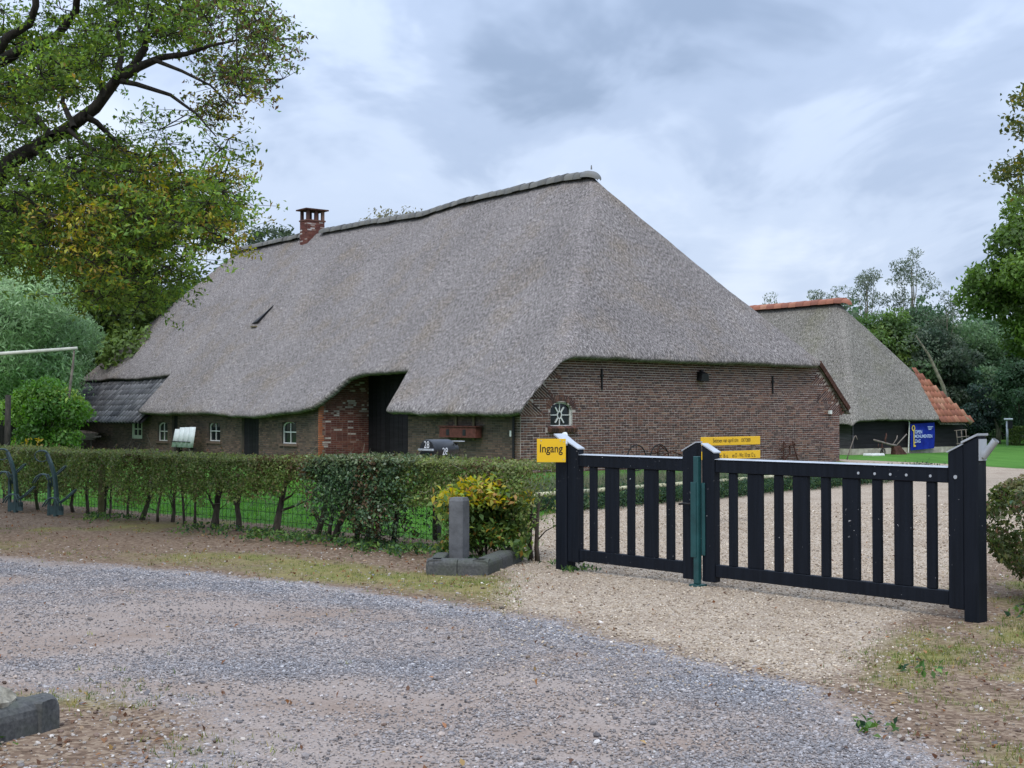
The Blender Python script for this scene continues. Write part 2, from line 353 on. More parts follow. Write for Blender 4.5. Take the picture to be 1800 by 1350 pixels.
def make_tree(name, label, base, h, rx, cols, leaf, per, seed, z0=0.2, weights=None, trunk_r=0.2, bark='bark', group=None, cat='tree',
              ncl=38, lean=(0, 0), top=1.0, aspect=0.5, flat=0.8, clump=0.30, ry=None, mat='leaf', limbs=8, up=0.4):
    """a trunk with limbs and a crown of leaf clumps: crown spans z0*h..h, half width rx"""
    sr = np.random.default_rng(seed); t = thing(name, label, cat, base, 0, group)
    ry = ry or rx; cl = []; zc = (z0+1)/2*h; hz = (1-z0)/2*h
    for i in range(ncl):
        d = sr.normal(size=3); d /= np.linalg.norm(d); rr = sr.uniform(0.35, 1.0)**0.6
        z = zc + d[2]*hz*rr*0.88; taper = 1.0 - (1-1.0/max(top, 1e-3))*0 if top == 1.0 else np.interp(z/h, [z0, 0.55, 1.0], [0.8, 1.0, top])
        c = (d[0]*rx*rr*taper*0.85 + lean[0]*z/h, d[1]*ry*rr*taper*0.85 + lean[1]*z/h, z)
        s = clump*sr.uniform(0.7, 1.35)*min(rx, hz); cl.append((c, (s*1.15, s*1.15, s*flat)))
    P, Nn, cid = crown_points(cl, per, sr); cc = palette(len(cl), cols, weights, 0.16, sr)
    col = cc[cid]*np.exp(sr.normal(0, 0.22, (len(P), 1)))
    leaf_obj('crown', P, leaf, col, t, mat=mat, aspect=aspect, N=Nn, srng=sr, up=up)
    mb = MB(); tp = wobble((0, 0, -0.2), (lean[0]*0.85, lean[1]*0.85, h*0.85), 7, rx*0.035, sr)
    mb.tube(tp, [trunk_r*(1-0.12*k) for k in range(7)], 7)
    for i in sr.choice(len(cl), min(limbs, len(cl)), replace=False):
        c = cl[i][0]; k = int(np.clip(c[2]/h*5.5-1.2, 1, 5)); a = tp[k]
        mb.tube(wobble(a, c, 4, rx*0.05, sr), [trunk_r*0.42, trunk_r*0.3, trunk_r*0.2, trunk_r*0.08], 5, cap=False)
    mb.build('trunk', M[bark], t, smooth=True)
    return t

# ------------------------------------------------------------------ the ground: one woven sheet cut into road, courtyard, verge and lawns
def fbm(x, y, seed, sc, oct_=4):
    r = np.random.default_rng(seed); v = np.zeros_like(x); a = 1.0; tot = 0
    for o in range(oct_):
        tab = r.uniform(-1, 1, (64, 64)); X = x/sc*2**o + r.uniform(0, 60); Y = y/sc*2**o + r.uniform(0, 60)
        xi = np.floor(X).astype(int); yi = np.floor(Y).astype(int); fx = X-xi; fy = Y-yi; fx = fx*fx*(3-2*fx); fy = fy*fy*(3-2*fy)
        q = lambda i, j: tab[(xi+i) % 64, (yi+j) % 64]
        v = v + a*((q(0,0)*(1-fx)+q(1,0)*fx)*(1-fy) + (q(0,1)*(1-fx)+q(1,1)*fx)*fy); tot += a; a *= 0.5
    return v/tot
def sdist(x, y, line):                                       # signed distance to a polyline, + on its left-hand side
    best = np.full(x.shape, 1e9); sg = np.ones(x.shape)
    for (x0, y0), (x1, y1) in zip(line[:-1], line[1:]):
        dx, dy = x1-x0, y1-y0; t = np.clip(((x-x0)*dx+(y-y0)*dy)/(dx*dx+dy*dy), 0, 1)
        d = np.hypot(x-x0-t*dx, y-y0-t*dy); cr = dx*(y-y0)-dy*(x-x0); m = d < best-1e-9
        best = np.where(m, d, best); sg = np.where(m, np.sign(cr), sg)
    return best*sg
def sstep(d, w): t = np.clip(d/w*0.5+0.5, 0, 1); return t*t*(3-2*t)
ROAD = [(-40, 27), (-5.94, 15.35), (-3.6, 14.0), (-1.62, 12.55), (-0.55, 11.6), (0.45, 10.45), (1.15, 9.2), (1.74, 8.1), (2.05, 7.0), (2.2, 6.2), (2.3, 3), (2.3, -20)]
HEDGE = [(-60, 72), (-9.6, 24.1), (0.55, 14.6), (0.6, 13.9)]
def zones(x, y):
    n = fbm(x, y, 3, 2.2)*0.55; n2 = fbm(x, y, 5, 0.7)*0.3
    road = sstep(-sdist(x, y, ROAD) + n*0.5 + n2*0.6, 0.55)
    road = road*(1 - sstep(1.3 - np.hypot((x+2.9)/1.25, (y-6.6)/1.0) + n*1.0 + n2, 0.8)*0.9)
    # the side lawn between hedge and farmhouse, the courtyard, the back lawn
    inside = sdist(x, y, HEDGE)
    lawn = sstep(inside - 0.75 + n2*0.4, 0.35)
    cy_left = sdist(x, y, [(0.6, 10), (0.10, 15.3), (0.30, 20.0), (1.0, 22.4), (4.0, 26.0), (8.0, 30.5), (11.0, 36.0), (11.2, 47), (11.2, 90)])   # + left
    court = sstep(-cy_left + n2*0.3, 0.4)
    cy_far = sdist(x, y, [(9, 47.3), (11.55, 46.2), (13.5, 43.0), (14.7, 38.8), (18, 34), (30, 26)])
    back = sstep(cy_far + n2*0.3, 0.35)*court; court = court*(1-back)
    lawn = np.maximum(lawn*(1-court-back), back)
    # beige gravel spills out of the gate towards the road
    rb = sdist(x, y, [(1.75, 3.0), (1.95, 6.5), (2.1, 7.9), (2.45, 8.7), (3.15, 10.3), (3.9, 11.3), (4.4, 13), (6.3, 17)])   # + left
    spill = sstep(np.minimum(np.minimum(x - 0.0 - np.clip(13.2-y, 0, 2)*-0.10, 15.2-y), rb) + n*0.7 + n2*0.6, 0.6)
    beige = np.clip(np.maximum(court*(y > 12.8), spill*(1-road*0.92)*sstep(y-7.9+n, 0.8)), 0, 1)
    right = sstep(-rb+n*0.5+n2*0.3, 0.5)*(1-road*0.55)*(y < 17)*(x > 1.2)
    beige = beige*(1-right)
    blob = np.exp(-(np.abs(sdist(x, y, [(2.7, 9.2), (3.3, 9.9), (4.6, 9.7)]))/0.42)**2) + 0.8*np.exp(-(((x-2.35)/0.35)**2+((y-8.3)/0.5)**2)) + 0.7*np.exp(-(((x-2.75)/0.3)**2+((y-7.5)/0.3)**2))
    grey = road*(1-beige*0.9)*(1-right*0.75)
    lawn = lawn*(1-beige)
    # moss and short grass on the verge
    gp = fbm(x, y, 11, 1.1); rd = sdist(x, y, ROAD)
    strip = np.exp(-((rd-0.85+n*0.7)/0.75)**2)*(x < 0.1)
    moss = np.clip(strip*1.0*np.clip(0.85+gp*1.5, 0, 1.0) + right*np.clip(gp*2.0+0.68, 0, 1)*(0.95) + np.clip(gp*2.6-0.5, 0, 1)*(x < -1)*0.8, 0, 1)*(1-lawn)*(1-grey*0.85)
    moss = np.maximum(moss, np.clip(right*1.5, 0, 1)*np.clip(blob*np.clip(1.5+gp*1.8, 0, 2), 0, 1))
    moss = np.maximum(moss, 0.9*np.exp(-(((x+2.7)/0.9)**2+((y-7.9)/0.55)**2))*np.clip(gp*2+0.5, 0, 1))
    return grey, beige, lawn, moss
BLUE = [[(-9, 16.2), (-5.4, 13.9), (-3.47, 13.4), (-1.52, 11.8), (-0.49, 11.4), (0.43, 9.94), (1.3, 8.6), (1.67, 7.0), (1.74, 6.1), (1.9, 3)], [(-6.5, 12.0), (-3.3, 11.2), (-1.0, 9.2), (0.2, 7.0), (0.6, 5.0)]]
def dusty(x, y):                                             # 1 where wheels pressed the chippings into brown dust
    v = 0.60 + fbm(x*0.6+y*.35, y*1.4-x*.35, 305, 1.7, 4)*0.70 + fbm(x, y, 306, 0.45, 3)*0.35
    for ln_, w_, k_ in ((BLUE[0], 0.55, 0.42), (BLUE[1], 0.30, 0.12)): v = v - k_*np.exp(-(sdist(x, y, ln_)/(w_*(1+fbm(x, y, 307, 1.2)*0.6)))**2)
    return np.clip(v, 0, 1)
def span(*segs):
    out = []
    for a, b, st in segs: out.append(np.arange(a, b, st))
    return np.concatenate(out)
gx = span((-46, -16, 1.0), (-16, -8, 0.25), (-8, 6.6, 0.085), (6.6, 16, 0.25), (16, 46.1, 1.0)); gy = span((2.0, 15.5, 0.085), (15.5, 34, 0.16), (34, 56, 0.35), (56, 90.1, 1.0))
X, Y = np.meshgrid(gx, gy); grey, beige, lawn, moss = zones(X, Y)
Zr = fbm(X, Y, 21, 3.0)*0.018 + fbm(X, Y, 22, 0.5)*0.012*(Y < 24) + fbm(X, Y, 23, 0.2)*0.006*(Y < 16) - grey*0.012
wts = np.stack([grey, beige, lawn, moss], -1); dst = dusty(X, Y)
g = G('ground_mix', 0.97, 0.05)
at = g.n('ShaderNodeAttribute', attribute_name='zone'); sp = g.n('ShaderNodeSeparateColor'); g.l(at.outputs['Color'], sp.inputs[0])
Gy, Be, La = sp.outputs; Mo = at.outputs['Alpha']; pos = g.n('ShaderNodeNewGeometry').outputs['Position']
flat = g.mapping(pos, (1, 1, 0.0)); nz = g.noise(5, 5, flat, 0.7); nzf = g.noise(26, 4, flat, 0.7)
def sharp(w, k=3.2):
    return g.math('MULTIPLY', g.math('ADD', g.math('SUBTRACT', w, 0.5), g.math('ADD', g.math('MULTIPLY', g.math('SUBTRACT', nz, 0.5), 0.7), g.math('ADD', g.math('MULTIPLY', g.math('SUBTRACT', nzf, 0.5), 0.6), 0.5/k))), k, True)
vc = g.voro(62, flat); vsep = g.n('ShaderNodeSeparateColor'); g.l(vc, vsep.inputs[0]); vd = g.voro(62, flat, 'Distance')
vc2 = g.voro(34, flat); vs2 = g.n('ShaderNodeSeparateColor'); g.l(vc2, vs2.inputs[0])
stone = g.ramp(vsep.outputs[0], [(0.0, (0.09, 0.088, 0.096)), (0.35, (0.20, 0.182, 0.177)), (0.75, (0.33, 0.30, 0.29)), (0.94, (0.47, 0.435, 0.415)), (1.0, (0.72, 0.70, 0.69))])
dust = g.ramp(g.noise(60, 4, flat), [(0.3, (0.20, 0.163, 0.14)), (0.7, (0.36, 0.30, 0.265))])
dust = g.mix(g.ramp(g.noise(0.8, 5, g.mapping(pos, (0.7, 1.3, 0.0), (0, 0, 0.5)), 0.65), [(0.46, 0.0), (0.66, 0.8)]), dust, g.ramp(nzf, [(0.3, (0.155, 0.108, 0.08)), (0.7, (0.27, 0.20, 0.155))]))
track = g.attr('dust', 'Fac')
cgrey = g.mix(g.ramp(g.math('ADD', g.math('MULTIPLY', track, 0.8), g.math('MULTIPLY', g.math('SUBTRACT', nzf, 0.5), 0.6)), [(0.15, 0.10), (0.60, 0.95)]), stone, dust)
cbeige = g.ramp(g.math('ADD', g.math('MULTIPLY', vsep.outputs[1], 0.75), g.math('MULTIPLY', nz, 0.3)), [(0.05, (0.13, 0.10, 0.075)), (0.3, (0.265, 0.21, 0.16)), (0.75, (0.40, 0.33, 0.255)), (1.0, (0.54, 0.47, 0.385))])
cbeige = g.mix(g.ramp(g.noise(1.1, 4, flat), [(0.48, 0.0), (0.72, 0.55)]), cbeige, (0.22, 0.165, 0.12))
cdirt = g.ramp(g.math('ADD', g.math('MULTIPLY', vs2.outputs[0], 0.5), g.math('MULTIPLY', nzf, 0.6)), [(0.2, (0.075, 0.05, 0.035)), (0.55, (0.17, 0.118, 0.083)), (0.85, (0.28, 0.215, 0.155))])
cmoss = g.ramp(g.math('ADD', g.math('MULTIPLY', nzf, 0.7), g.math('MULTIPLY', nz, 0.4)), [(0.3, (0.09, 0.082, 0.032)), (0.55, (0.20, 0.172, 0.068)), (0.8, (0.31, 0.255, 0.13))])
lw = g.noise(1, 3, g.mapping(pos, (0.9, 0.25, 0), (0, 0, 0.2)))
claw = g.ramp(g.math('ADD', g.math('MULTIPLY', g.noise(45, 3, flat), 0.5), g.math('MULTIPLY', lw, 0.5)), [(0.3, (0.038, 0.10, 0.02)), (0.5, (0.068, 0.165, 0.03)), (0.7, (0.10, 0.215, 0.045))])
cmoss = g.mix(g.ramp(g.noise(1.6, 4, flat, 0.65), [(0.45, 0.0), (0.68, 0.8)]), cmoss, (0.12, 0.145, 0.035)); c = g.mix(g.math('MULTIPLY', sharp(Mo, 1.6), 0.95), cdirt, cmoss); c = g.mix(sharp(Gy, 2.6), c, cgrey); c = g.mix(sharp(Be, 2.6), c, cbeige); c = g.mix(sharp(La, 4), c, claw)
g.base(c); g.bump(g.math('ADD', g.math('MULTIPLY', vd, -1.0), g.math('MULTIPLY', nzf, 0.8)), 0.5, 0.010); M['ground'] = g.m
ny, nx = X.shape; idx = np.arange(nx*ny).reshape(ny, nx)
quads = np.stack([idx[:-1, :-1], idx[:-1, 1:], idx[1:, 1:], idx[1:, :-1]], -1).reshape(-1, 4)
cw = np.stack([w_[:-1, :-1]+w_[1:, 1:]+w_[:-1, 1:]+w_[1:, :-1] for w_ in (grey, beige, lawn)], -1).reshape(-1, 3)/4
cxm = (X[:-1, :-1].ravel()+X[1:, 1:].ravel())/2; cym = (Y[:-1, :-1].ravel()+Y[1:, 1:].ravel())/2
cls = np.where(cw.max(1) > 0.5, cw.argmax(1), 3); backm = (cls == 2) & (cxm > 8)
cls = np.where(backm, 4, cls)
VV = np.stack([X.ravel(), Y.ravel(), Zr.ravel()], -1)
def cut_sheet(name, k, label):
    q = quads[cls == k]; u, inv = np.unique(q, return_inverse=True); q2 = inv.reshape(-1, 4)
    me = np_mesh(name, VV[u], q2, M['ground'], None, True)
    a = me.attributes.new('zone', 'FLOAT_COLOR', 'POINT'); a.data.foreach_set('color', wts.reshape(-1, 4)[u].astype(np.float32).ravel())
    a = me.attributes.new('dust', 'FLOAT', 'POINT'); a.data.foreach_set('value', dst.ravel()[u].astype(np.float32))
    return tag(link(name, me), label, None, None, 'structure')
cut_sheet('gravel_road', 0, 'grey stone chipping road with brown wheel tracks in the foreground')
cut_sheet('gravel_courtyard', 1, 'beige gravel of the courtyard behind and before the gate')
cut_sheet('lawn', 2, 'green lawn between the hedge and the farmhouse')
cut_sheet('verge', 3, 'brown earth verge with moss and fallen leaves')
cut_sheet('lawn', 4, 'bright mown lawn in front of the small barn')
mb = MB(); s_ = 900
mb.add([(-s_, -s_, -0.08), (s_, -s_, -0.08), (s_, s_, -0.08), (-s_, s_, -0.08)], [(0, 1, 2, 3)])
g = G('field_ground', 0.95, 0.1); g.base(g.ramp(g.noise(0.2, 6), [(0.3, (0.05, 0.06, 0.025)), (0.7, (0.10, 0.10, 0.05))])); M['field'] = g.m
tag(mb.build('ground', M['field']), 'dark forest floor and fields around the yard', None, None, 'structure')

# ------------------------------------------------------------------ the farmhouse
FA = math.radians(38.7)
farm = thing('farmhouse', 'long low brick farmhouse under a huge hipped thatched roof', 'farmhouse', (0.23, 35.5, 0), FA)
# local frame: x = across (v), y = along (u), z = up; near corner at the origin
RIDGE_V, RIDGE_Z, EAVE, SLOPE = 6.85, 9.42, 1.62, 7.8/7.3
def smin(a, b, k): h = np.clip(0.5+0.5*(b-a)/k, 0, 1); return b*(1-h)+a*h-k*h*(1-h)
def ridge_wave(u): return np.interp(u, [4, 6, 8.5, 12, 14.2, 15.4, 18, 22, 30], [0.0, 0.13, 0.10, 0.06, -0.10, -0.09, 0.0, 0.05, 0.0])
def roof_h(v, u):
    h = RIDGE_Z + ridge_wave(u) - np.abs(v-RIDGE_V)*(RIDGE_Z-EAVE)/7.3
    ev = np.minimum(v+0.47, 14.17-v); h = h + 0.10*np.exp(-ev/0.8) - 0.22*np.exp(-((ev-2.9)/2.2)**2)*0.5     # sagging slope, kicked eave
    hip1 = 3.16 + (u+0.45)*1.262 + 0.10*np.exp(-(u+0.45)/0.7) - 0.12*np.exp(-((u-2.0)/1.3)**2)
    hip2 = 3.45 + (35.2-u)*1.17
    return smin(smin(h, hip1, 0.55), hip2, 0.5)
V0U = [(-0.45, -0.44), (-0.2, -0.47), (5.80, -0.5), (5.90, -0.42), (6.46, 0.76), (9.0, 0.76), (9.5, 0.71), (9.84, 0.62), (9.98, 0.46), (10.11, 0.12), (10.33, -0.18), (10.68, -0.38), (11.3, -0.46), (24.35, -0.47), (24.40, -0.44), (24.73, 1.12), (35.2, 1.12)]
uu = np.unique(np.round(np.concatenate([np.arange(-0.45, 35.21, 0.10), [a for a, b in V0U], [-0.42, -0.38, 35.17]]), 3))
v0 = np.interp(uu, [a for a, b in V0U], [b for a, b in V0U])
v0 = v0 + fbm(uu, uu*0, 31, 0.5)*0.035 + fbm(uu, uu*0, 32, 3.0)*0.04
tt = np.concatenate([[0, 0.006, 0.014, 0.026], np.linspace(0.04, 1, 80)]); NV = len(tt)
tv = np.concatenate([tt, 1 + np.linspace(0.02, 1, 46)])
Vg = np.where(tv[None, :] <= 1, v0[:, None] + (RIDGE_V-v0[:, None])*np.minimum(tv[None, :], 1), RIDGE_V + (14.17-RIDGE_V)*(tv[None, :]-1))
Ug = np.maximum(np.repeat(uu[:, None], len(tv), 1), np.interp(Vg, [12.15, 12.6], [-0.45, -0.10]) + 0.0004*np.arange(len(uu))[:, None]); Hg = roof_h(Vg, Ug)
rough_ = fbm(Ug, Vg, 33, 0.33, 3)*0.035 + fbm(Ug, Vg*0.4, 34, 2.0)*0.05
edge = np.minimum(np.minimum(Ug+0.45, 35.2-Ug), np.minimum(Vg-v0[:, None], 14.17-Vg)); rnd_e = 0.07*np.clip(1-edge/0.12, 0, 1)**2
Hg = Hg + rough_ - rnd_e
thick = np.where(Vg > 12.3, 0.09, 0.34)
top_ = np.stack([Vg, Ug, Hg], -1); fo = lambda d: 0.16*np.clip(1-d/0.45, 0, 1)
Vi = Vg + fo(Vg-v0[:, None]) - fo(14.17-Vg); Ui = Ug + fo(Ug+0.45) - fo(35.2-Ug); thick = thick*np.clip(0.42+0.58*edge/0.45, 0.42, 1)
bot_ = np.stack([Vi, Ui, Hg + rnd_e - thick], -1); nU, nV = Vg.shape
ti = np.arange(nU*nV).reshape(nU, nV); bi = ti + nU*nV
def gridq(i): return np.stack([i[:-1, :-1], i[:-1, 1:], i[1:, 1:], i[1:, :-1]], -1).reshape(-1, 4)
Qr = [gridq(ti)[:, ::-1], gridq(bi)]
for a, b in ((ti[0], bi[0]), (bi[-1], ti[-1]), (bi[:, 0], ti[:, 0]), (ti[:, -1], bi[:, -1])):
    Qr.append(np.stack([a[:-1], b[:-1], b[1:], a[1:]], -1)[:, ::-1])
VR = np.concatenate([top_.reshape(-1, 3), bot_.reshape(-1, 3)])
me = np_mesh('thatched_roof', VR, np.concatenate(Qr), M['thatch'], None, True)
def thatch_coords(me, U_, V_, dz, hipd, ks, kh):
    for nm, cu_, cs_ in (('uvl', U_, V_*ks), ('uvh', V_, U_*kh)):
        q = np.concatenate([np.stack([cu_, cs_, z_], -1).reshape(-1, 3) for z_ in dz]).astype(np.float32)
        me.attributes.new(nm, 'FLOAT_VECTOR', 'POINT').data.foreach_set('vector', q.ravel())
    q = np.clip(0.5-hipd/0.5, 0, 1).ravel().astype(np.float32); me.attributes.new('hip', 'FLOAT', 'POINT').data.foreach_set('value', np.concatenate([q, q]))
thatch_coords(me, Ug, Vg, (-rnd_e*1.5, -thick), 3.16 + (Ug+0.45)*1.262 - RIDGE_Z + np.abs(Vg-RIDGE_V)*SLOPE, 1.46, 1.61)
roof = link('thatched_roof', me, farm)
# half round ridge tiles: every tile a piece
def ridge_tile_mesh(name, mat, r, ln, seg=7, drop=0.05):
    mb = MB(); vs = []
    for j, (y, rr) in enumerate(((0, r*1.06), (ln*1.06, r*0.97))):
        for k in range(seg+1):
            a = math.pi*(k/seg); vs.append((-math.cos(a)*rr*1.05, y, math.sin(a)*rr*0.8 - (drop if k in (0, seg) else 0)))
    for j, (y, rr) in enumerate(((0, r*1.06-0.03), (ln*1.06, r*0.97-0.03))):
        for k in range(seg+1):
            a = math.pi*(k/seg); vs.append((-math.cos(a)*rr*1.05, y, math.sin(a)*rr*0.8 - (drop if k in (0, seg) else 0)))
    n = seg+1; fs = []
    for k in range(seg): fs.append((k, k+1, n+k+1, n+k)); fs.append((k, 2*n+k, 2*n+k+1, k+1))
    return mb.add(vs, fs).mesh(name, mat, True)
rt = ridge_tile_mesh('ridge_tile', M['ridge'], 0.265, 0.46)
k = 0; u = 4.9
while u < 30.6:
    if not (21.9 < u < 23.2):
        z = float(roof_h(np.array([RIDGE_V]), np.array([u+0.2]))[0]); z2 = float(roof_h(np.array([RIDGE_V]), np.array([u+0.6]))[0])
        link('ridge_tile', rt, roof, (RIDGE_V+random.uniform(-.02, .02), u, z-0.06+random.uniform(-.012, .012)), (math.atan2(z2-z, 0.4), random.uniform(-.03, .03), random.uniform(-.03, .03)), (1, 1, 1.0 if u < 9 else 0.92))
    u += 0.46
# the closed half-dome tile at the gable end of the ridge
mb = MB(); vs = []; n1 = 6; n2 = 7
for i in range(n1+1):
    b = i/n1*math.pi/2
    for k in range(n2+1):
        a = math.pi*k/n2; vs.append((-math.cos(a)*0.31*math.cos(b*0.9), -math.sin(b)*0.60, math.sin(a)*0.25*math.cos(b*0.85)-0.07-0.16*(i/n1)**2))
mb.add(vs, [(i*(n2+1)+k, (i+1)*(n2+1)+k, (i+1)*(n2+1)+k+1, i*(n2+1)+k+1) for i in range(n1) for k in range(n2)])
mb.add([(-.02, -.25, .2), (.02, -.25, .2), (.02, -.21, .2), (-.02, -.21, .2), (-.012, -.24, .34), (.012, -.24, .34), (.012, -.22, .34), (-.012, -.22, .34)], [(0,1,5,4),(1,2,6,5),(2,3,7,6),(3,0,4,7),(4,5,6,7)])
mb.build('ridge_end_cap', M['ridge'], roof, True, loc=(RIDGE_V, 4.95, float(roof_h(np.array([RIDGE_V]), np.array([5.0]))[0])))
# hatch in the thatch, a dark board for its shaded gap
hz = lambda v, u: float(roof_h(np.array([v]), np.array([u]))[0])
mb = MB(); A_ = (3.0, 21.15, hz(3.0, 21.35)+0.03); B_ = (2.98, 20.55, hz(2.98, 20.55)+0.05); C_ = (3.66, 20.5, hz(3.66, 20.5)+0.03)
off = Vector((-0.05, 0, 0.07))
mb.add([A_, B_, C_, Vector(B_)+off, Vector(C_)+off*0.4], [(0, 3, 4), (0, 1, 3), (1, 2, 4, 3), (0, 2, 1), (0, 4, 2)])
hat = mb.build('roof_hatch', M['black_iron'], roof)
mb = MB(); mb.bar((2.86, 20.9, hz(2.86, 20.9)+0.04), (2.86, 20.45, hz(2.86, 20.45)+0.04), 0.08, 0.05); mb.build('hatch_sill', M['tan_wood'], roof)
# chimney
ch = MB().box(6.42, 22.6, 8.6, 7.28, 23.22, 9.98).build('chimney', M['mortar_red'], farm)
mb = MB(); bk = MB()
for r in range(20):
    z = 8.62 + r*0.068
    for (fa, ln_) in ((0, 0.86), (1, 0.62)):
        x = -0.055 if r % 2 else 0
        while x < ln_-0.02:
            a0 = max(0.004, x+0.006); a1 = min(ln_-0.004, x+0.205)
            if fa == 0: bk.box(6.42+a0, 22.585, z, 6.42+a1, 22.64, z+0.055)
            else: bk.box(6.405, 22.6+a0, z, 6.46, 22.6+a1, z+0.055)
            x += 0.212
tag(bk.build('brick', M['brick_red'], ch), kind='stuff')
MB().box(6.38, 22.56, 9.985, 7.32, 23.26, 10.05).build('chimney_collar', M['brick'], ch)
for cx in (6.42, 6.82, 7.16):
    for cy in (22.6, 23.1): MB().box(cx, cy, 10.053, cx+0.12, cy+0.12, 10.46).build('chimney_pillar', M['brick'], ch)
MB().box(6.28, 22.46, 10.463, 7.42, 23.36, 10.52).build('chimney_cap', M['rust'], ch)

# --- brick walls. wall frame: x along the wall (left to right as seen from outside), y inwards, z up
PITCH_B, BH, BL = 0.069, 0.049, 0.218
unit = {}
def brick_unit(mat):
    if mat not in unit:
        unit[mat] = MB().add([(0,0,0),(1,0,0),(1,1,0),(0,1,0),(0,0,1),(1,0,1),(1,1,1),(0,1,1)], [(0,1,5,4),(1,2,6,5),(3,0,4,7),(4,5,6,7),(0,3,2,1)]).mesh('brick', M[mat])
    return unit[mat]
def lay(x0f, x1f, z0, z1, holes, seed, skip=None):
    """bricks (x, z, length, height, angle) and mortar strips for a wall whose ends are x0f(z), x1f(z)"""
    r = random.Random(seed); out = []; strips = []; n = int((z1-z0)/PITCH_B)
    for i in range(n):
        z = z0 + i*PITCH_B; zm = z + PITCH_B/2; a, b = x0f(zm), x1f(zm)
        segs = [(a, b)]
        for hx0, hx1, hz0, hz1 in holes:
            h0, h1 = (hx0(zm), hx1(zm)) if callable(hx0) else (hx0, hx1)
            if hz0 < zm < hz1 and h1 > h0:
                segs = [s for p, q in segs for s in ((p, min(q, h0)), (max(p, h1), q)) if s[1]-s[0] > 0.01]
        for p, q in segs:
            strips.append((p, q, z))
            x = p + (0 if i % 2 else -BL*0.5)
            while x < q:
                ln = BL if r.random() > 0.36 else BL*0.5
                e0, e1 = max(p, x)+0.009, min(q, x+ln)-0.009
                if e1-e0 > 0.03 and not (skip and skip((e0+e1)/2, zm)):
                    out.append((e0, z+0.010+r.uniform(-.004, .004), e1-e0, BH, 0.0))
                x += ln
    return out, strips
def wall(name, mortar, bmat, bricks, strips, parent, loc, rotz, thick=0.3, single=0, seed=1, back=True):
    mb = MB()
    for p, q, z in strips:
        mb.add([(p, 0, z), (q, 0, z), (q, 0, z+PITCH_B), (p, 0, z+PITCH_B), (p, thick, z), (q, thick, z), (q, thick, z+PITCH_B), (p, thick, z+PITCH_B)],
               [(0, 1, 2, 3), (1, 5, 6, 2), (4, 0, 3, 7), (5, 4, 7, 6), (0, 4, 5, 1), (3, 2, 6, 7)])
    w = mb.build(name, M[mortar], parent, loc=loc, rot=(0, 0, rotz)); r = random.Random(seed)
    st = MB(); um = brick_unit(bmat)
    for i, (x, z, ln, h, a) in enumerate(bricks):
        pr = 0.006 + r.uniform(0, 0.006)
        if i < single:
            link('brick', um, w, (x, -pr, z), (0, -a, 0), (ln, 0.02+pr, h))
        else:
            ca, sa = math.cos(a), math.sin(a)
            q = [(x+ca*lx-sa*lz, z+sa*lx+ca*lz) for lx, lz in ((0, 0), (ln, 0), (ln, h), (0, h))]
            vs = [(px, -pr, pz) for px, pz in q] + [(px, 0.02, pz) for px, pz in q]
            st.add(vs, [(0, 1, 2, 3), (1, 5, 6, 2), (4, 0, 3, 7), (3, 2, 6, 7), (0, 4, 5, 1)])
    tag(st.build('brick', M[bmat], w), kind='stuff')
    return w
# end wall, with tumbled brick triangles along both verges and an arched star window
SWx, SWw, SWz0, SWz1 = 1.45, 0.80, 1.27, 1.93
def arch_half(zm): return SWw/2 if zm < SWz1-0.22 else SWw/2*math.sqrt(max(0.0, 1-((zm-(SWz1-0.22))/0.23)**2))
verge = lambda z: 0.05 + (z-1.62)*0.735
tri = [(1.60, 1.98, 0.70), (2.06, 2.50, 0.74), (2.58, 2.98, 0.62)]
def in_tri(x, z, m=0):
    for z0, z1, w_ in tri:
        if z0+m <= z <= z1-m:
            hyp = verge(z1) + (z1-z)*(verge(z0)+w_-verge(z1))/(z1-z0)
            if verge(z)-0.25 <= x <= hyp-m: return True
    return False
def skip_end(x, z): return in_tri(x, z) or in_tri(13.7-x, z) or (abs(x-SWx) < SWw/2+0.085 and SWz0-0.14 < z < SWz1-0.12 + 0.26*max(0, 1-(abs(x-SWx)/(SWw/2+0.2))**2) and (z > SWz1-0.30 or z < SWz0 or abs(x-SWx) < SWw/2))
x0f = lambda z: 0.0 if z < 2.02 else (z-2.02)*0.936; x1f = lambda z: 13.7 - x0f(z)
holes = [(lambda z: SWx-arch_half(z), lambda z: SWx+arch_half(z), SWz0, SWz1)]
bl, strips = lay(x0f, x1f, 0.0, 3.22, holes, 3, skip_end)
d1 = (0.81, -0.587); d2 = (0.587, 0.81)
for mir in (0, 1):
    for i in range(-2, 34):
        for j in range(-14, 8):
            s_ = i*0.069; t_ = j*BL*0.9 + (0.09 if i % 2 else 0)
            cx = 0.05 + s_*d2[0] + t_*d1[0]; cz = 1.6 + s_*d2[1] + t_*d1[1]
            if in_tri(cx, cz, -0.035):
                ln = BL*0.86; a = math.atan2(d1[1], d1[0])
                x = cx - d1[0]*ln/2; z = cz - d1[1]*ln/2
                if mir: a = -a; x = 13.7-cx - d1[0]*ln/2; z = cz + d1[1]*ln/2
                if z + 0.1 < roof_h(np.array([cx]), np.array([0.0]))[0]-0.2: bl.append((x, z, ln, BH, a))
